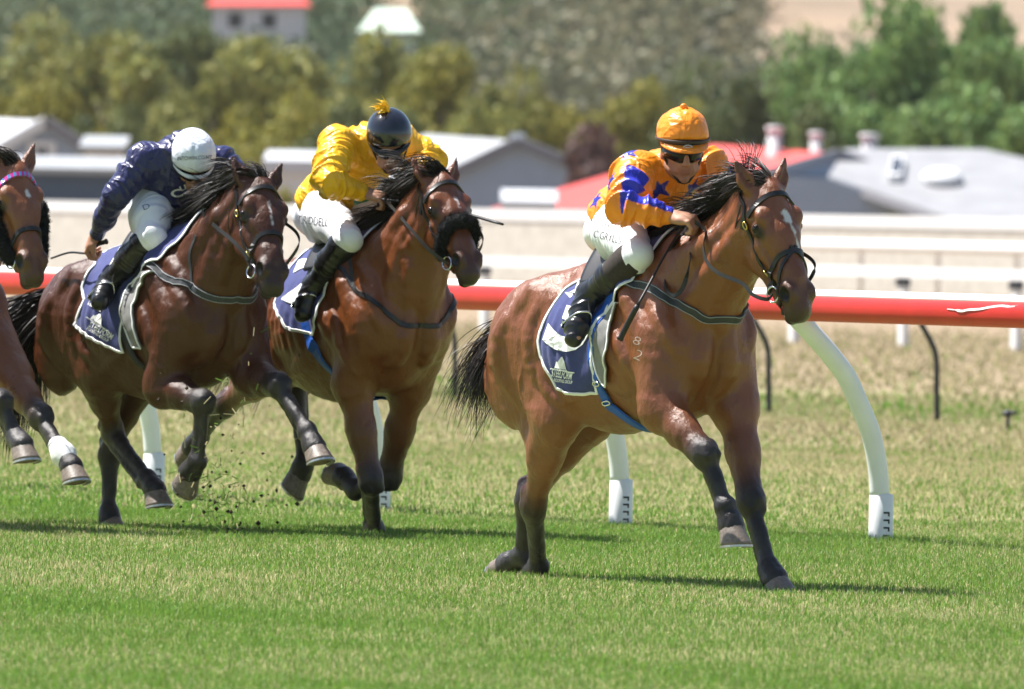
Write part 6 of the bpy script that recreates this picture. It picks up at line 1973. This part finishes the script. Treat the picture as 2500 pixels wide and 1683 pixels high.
def dress_third(H, J):
    F, S = H['F'], H['S']
    sc = drape('saddle_cloth', H, [(318, 588), (263, 619), (235, 655), (206, 708), (212, 735), (200, 765), (187, 794)],
               [(441, 592), (394, 637), (345, 678), (316, 712), (303, 750), (300, 800), (306, 856)], .010, .006, M_NAVY, M_WHITECLOTH, bw=.008)
    drape('saddle_pad', H, [(350, 678), (322, 700), (306, 740), (306, 780), (318, 815), (332, 842)],
          [(374, 668), (345, 705), (332, 745), (332, 785), (341, 820), (350, 846)], .008, .012, M_GREYPAD, M_WHITECLOTH, bw=.005, nx=10, top=False)
    sd = saddle(H); stirrups(H, J, sd)
    girth(H, [(350, 660), (320, 710), (306, 760), (308, 810), (322, 850)], M_DKGIRTH, .06)
    breastplate(H, [(363, 643), (390, 668), (418, 684), (467, 702), (508, 724), (561, 732), (612, 722)], M_GREYSTRAP, M_STITCH, .036)
    strap('yoke_strap', S, on_px(F, S, [(478, 575), (464, 620), (466, 660), (468, 696)], 0, H['bvh']), .016, .004, M_GREYSTRAP, H['root'], 20, .004)
    b = bridle(H, dict(nose_u=.33))
    P = J['pts']
    rein(H, b, [hp(H, .478, -.085, -.066)] + free_px(F, [(605, 632, -.20), (572, 592, -.20), (525, 552, -.15), (500, 530, -.11), (495, 505, -.08)]) + [P['kL']], .02)
    rein(H, b, [hp(H, .478, -.085, .066), np.array([.85, .12, 1.5]), P['kL']])
    lettering('number', F, sc, '1', (220, 735), (252, 753), 150, M_WHITETXT, sc, .0045, .05, .05)
    lettering('lettering', F, sc, 'STEELFORM', (217, 797), (272, 830), 15, M_WHITETXT, sc, .0035, .02)
    lettering('lettering', F, sc, 'ROOFING GROUP', (212, 804), (264, 836), 7, M_WHITETXT, sc, .0035, .02)
    lettering('emblem', F, sc, '', (212, 772), (268, 806), 22, M_WHITETXT, sc, .0035, flat2d=flat_logo())
    lettering('lettering', F, J['hel'], 'INTOWIN.CO.NZ', (434, 392), (517, 388), 9, M_BLACKTXT, J['hel'], .002, .0)
    lettering('lettering', F, J['jk'], 'C', (418, 482), (447, 479), 19, M_WHITETXT, J['jk'], .002, .03)
    lettering('lettering', F, J['jk'], 'U', (441, 467), (456, 461), 12, M_WHITETXT, J['jk'], .002, .03)
    lettering('lettering', F, J['br'], 'D', (352, 514), (367, 508), 12, M_NAVYTXT, J['br'], .002, -.01)
    k = P['kR']
    whip(F, 'whip', [F.J(260, 590, -.28), F.J(236, 598, -.30), k + np.array([0, 0, -.02]), F.J(170, 617, -.31), F.J(125, 631, -.31)], 'black riding whip held low by the rider in navy', False, frac=.45, rad=.012)

M_YELLOWTUFT = pmat('yellow_tuft_cloth', (.80, .50, .02), .6, .3)
M_NAVYTXT = pmat('navy_print', (.03, .05, .16), .6, .3)

def dress_fourth(H):
    b = bridle(H, dict(browband=M_BROWPINK, cheek_fleece=True, nose_u=.36))
    F, S = H['F'], H['S']
    rein(H, b, [hp(H, .478, -.085, -.066), np.array([.55, -.22, 1.42]), np.array([.2, -.12, 1.6])])
    rein(H, b, [hp(H, .478, -.085, .066), np.array([.60, .16, 1.45]), np.array([.2, .10, 1.6])])
    # bandage on the extended foreleg
    L = FOURTH['legs']['LF']; kn, fe, co = [F.J(*L[k]) for k in ('knee', 'fet', 'cor')]
    B = Solid(); c = unit(fe - kn); B.cone(fe - c * .075, fe + c * .0, .052, .060, k=.02); B.cone(fe, fe + unit(co - fe) * .035, .060, .052, k=.02)
    V, Fc = B.mesh(.007); mesh_np('leg_bandage', V + vnormals(V, Fc) * ((fnoise(V, 40, 2) - .5) * .006)[:, None], Fc, M_WHITECLOTH, H['root'], True)
# ------------------------------------------------------------------ the race
HORSES = [build_horse(c) for c in (LEAD, SECOND, THIRD, FOURTH)]
JOCKEYS = [build_jockey(h, c) for h, c in zip(HORSES, (J_LEAD, J_SECOND, J_THIRD))]
dress_lead(HORSES[0], JOCKEYS[0])
dress_second(HORSES[1], JOCKEYS[1])
dress_third(HORSES[2], JOCKEYS[2])
dress_fourth(HORSES[3])
# ------------------------------------------------------------------ grass
def grass_field(name, d0, d1, dens, h, w_, seed, margin=.5):
    rng = np.random.default_rng(seed)
    area = (d1 ** 2 - d0 ** 2) / 2 * (2500 / FPX) + 2 * margin * (d1 - d0)
    n = int(area * dens)
    fade = (lambda d: np.clip((d1 - d) / (.25 * (d1 - d0)), 0, 1)) if margin > 1 and d1 > 90 else None
    d = np.sqrt(rng.random(n) * (d1 ** 2 - d0 ** 2) + d0 ** 2)
    hw = d * 1250 / FPX + margin
    x = (rng.random(n) * 2 - 1) * hw
    if fade is not None:
        m = rng.random(n) < fade(d); d, x, hw = d[m], x[m], hw[m]; n = len(d)
    P = np.stack([x, d, np.zeros(n)], 1)
    g = turf_green(P)
    isg = rng.random(n) < g
    c = np.where(isg[:, None], GREEN * (.8 + .5 * rng.random(n))[:, None] * np.stack([1 + .5 * (rng.random(n) - .3), np.ones(n), np.ones(n)], 1),
                 STRAW * np.clip(1.08 - .010 * (d - 55), .72, 1)[:, None] * (.75 + .45 * rng.random(n))[:, None])
    c = c / .2 * 1.15
    hh = h * (.45 + .75 * rng.random(n)) * np.where(isg, 1.0, .8) * (.7 + .6 * fnoise(P, .9, 2))
    a = rng.random(n) * 2 * math.pi; dirv = np.stack([np.cos(a), np.sin(a), np.zeros(n)], 1)
    lean = rng.random(n) ** 1.3 * .75; la = rng.random(n) * 2 * math.pi
    L = np.stack([np.cos(la), np.sin(la), np.zeros(n)], 1) * (lean * hh)[:, None]
    up = np.zeros((n, 3)); up[:, 2] = hh
    wd = (w_ * (.6 + .7 * rng.random(n)))[:, None] * dirv
    V = np.stack([P - wd / 2, P + wd / 2, P + up * .55 + L * .35 + wd * .40, P + up * .55 + L * .35 - wd * .40, P + up * (1 - .3 * lean[:, None]) + L], 1).reshape(-1, 3)
    b = np.arange(n) * 5
    Q = np.stack([b, b + 1, b + 2, b + 3], 1); T = np.stack([b + 3, b + 2, b + 4], 1)
    shade = np.array([.85, .85, 1.0, 1.0, 1.1]) * 0 + 1
    col = np.repeat(c, 5, 0)
    return tag(mesh_np(name, V, [Q, T], M_GRASS, None, False, col), kind='stuff')
M_GRASS = leaf_mat('grass_blade', (.2, .2, .2), trans=.45, rough=.5)
grass_field('grass', 38.5, 50, 4300, .040, .0038, 1)
grass_field('grass', 50, 64, 3200, .042, .0046, 2)
grass_field('grass', 64, 84, 850, .046, .008, 3, 1.5)
grass_field('grass', 84, 110, 200, .05, .014, 4, 1.5)

grass_field('dry_grass', 100, 175, 26, .07, .035, 5, 2.0)

# turf thrown up by the hooves
rng = np.random.default_rng(21)
def debris(name, n, ctr, spread, d, mat, kind):
    V, F, C = [], [], []; b = 0
    for i in range(n):
        px, py = ctr[0] + rng.normal() * spread[0], ctr[1] + rng.normal() * spread[1]
        p = at_depth(px, min(py, 1300), d + rng.normal() * .25)
        if kind == 'blade':
            a = rng.normal(size=3); a /= np.linalg.norm(a); s = np.cross(a, rng.normal(size=3)); s /= np.linalg.norm(s); l = .012 + .02 * rng.random(); w_ = .0022
            V += [p - a * l - s * w_, p - a * l + s * w_, p + a * l + s * w_ + np.array([0, 0, -.004]), p + a * l - s * w_ + np.array([0, 0, -.004])]; F.append([b, b + 1, b + 2, b + 3]); b += 4
            c = (GREEN if rng.random() < .55 else STRAW) * 5; C += [c] * 4
        else:
            r = .003 + .009 * rng.random() ** 2.5
            o = np.array([[1, 0, 0], [-1, 0, 0], [0, 1, 0], [0, -1, 0], [0, 0, 1], [0, 0, -1.0]]) * r * (.6 + .8 * rng.random((6, 1)))
            V += list(p + o); F += [[b + i_ for i_ in f_] for f_ in ((0, 2, 4), (2, 1, 4), (1, 3, 4), (3, 0, 4), (2, 0, 5), (1, 2, 5), (3, 1, 5), (0, 3, 5))]; b += 6
            C += [np.array([.05, .038, .028]) * (.7 + .6 * rng.random())] * 6
    F = np.array(F)
    return tag(mesh_np(name, np.array(V), F, mat, None, False, np.array(C)), kind='stuff')
M_SOIL = pmat('dark_soil', (.04, .03, .02), .95, .1, attr=True)
debris('flying_grass', 170, (520, 1200), (48, 60), 59.6, M_GRASS, 'blade')
debris('flying_grass', 40, (560, 1010), (75, 110), 59.4, M_GRASS, 'blade')
debris('flying_soil', 90, (560, 1235), (80, 55), 59.6, M_SOIL, 'soil')
debris('flying_soil', 40, (520, 1050), (120, 120), 59.5, M_SOIL, 'soil')
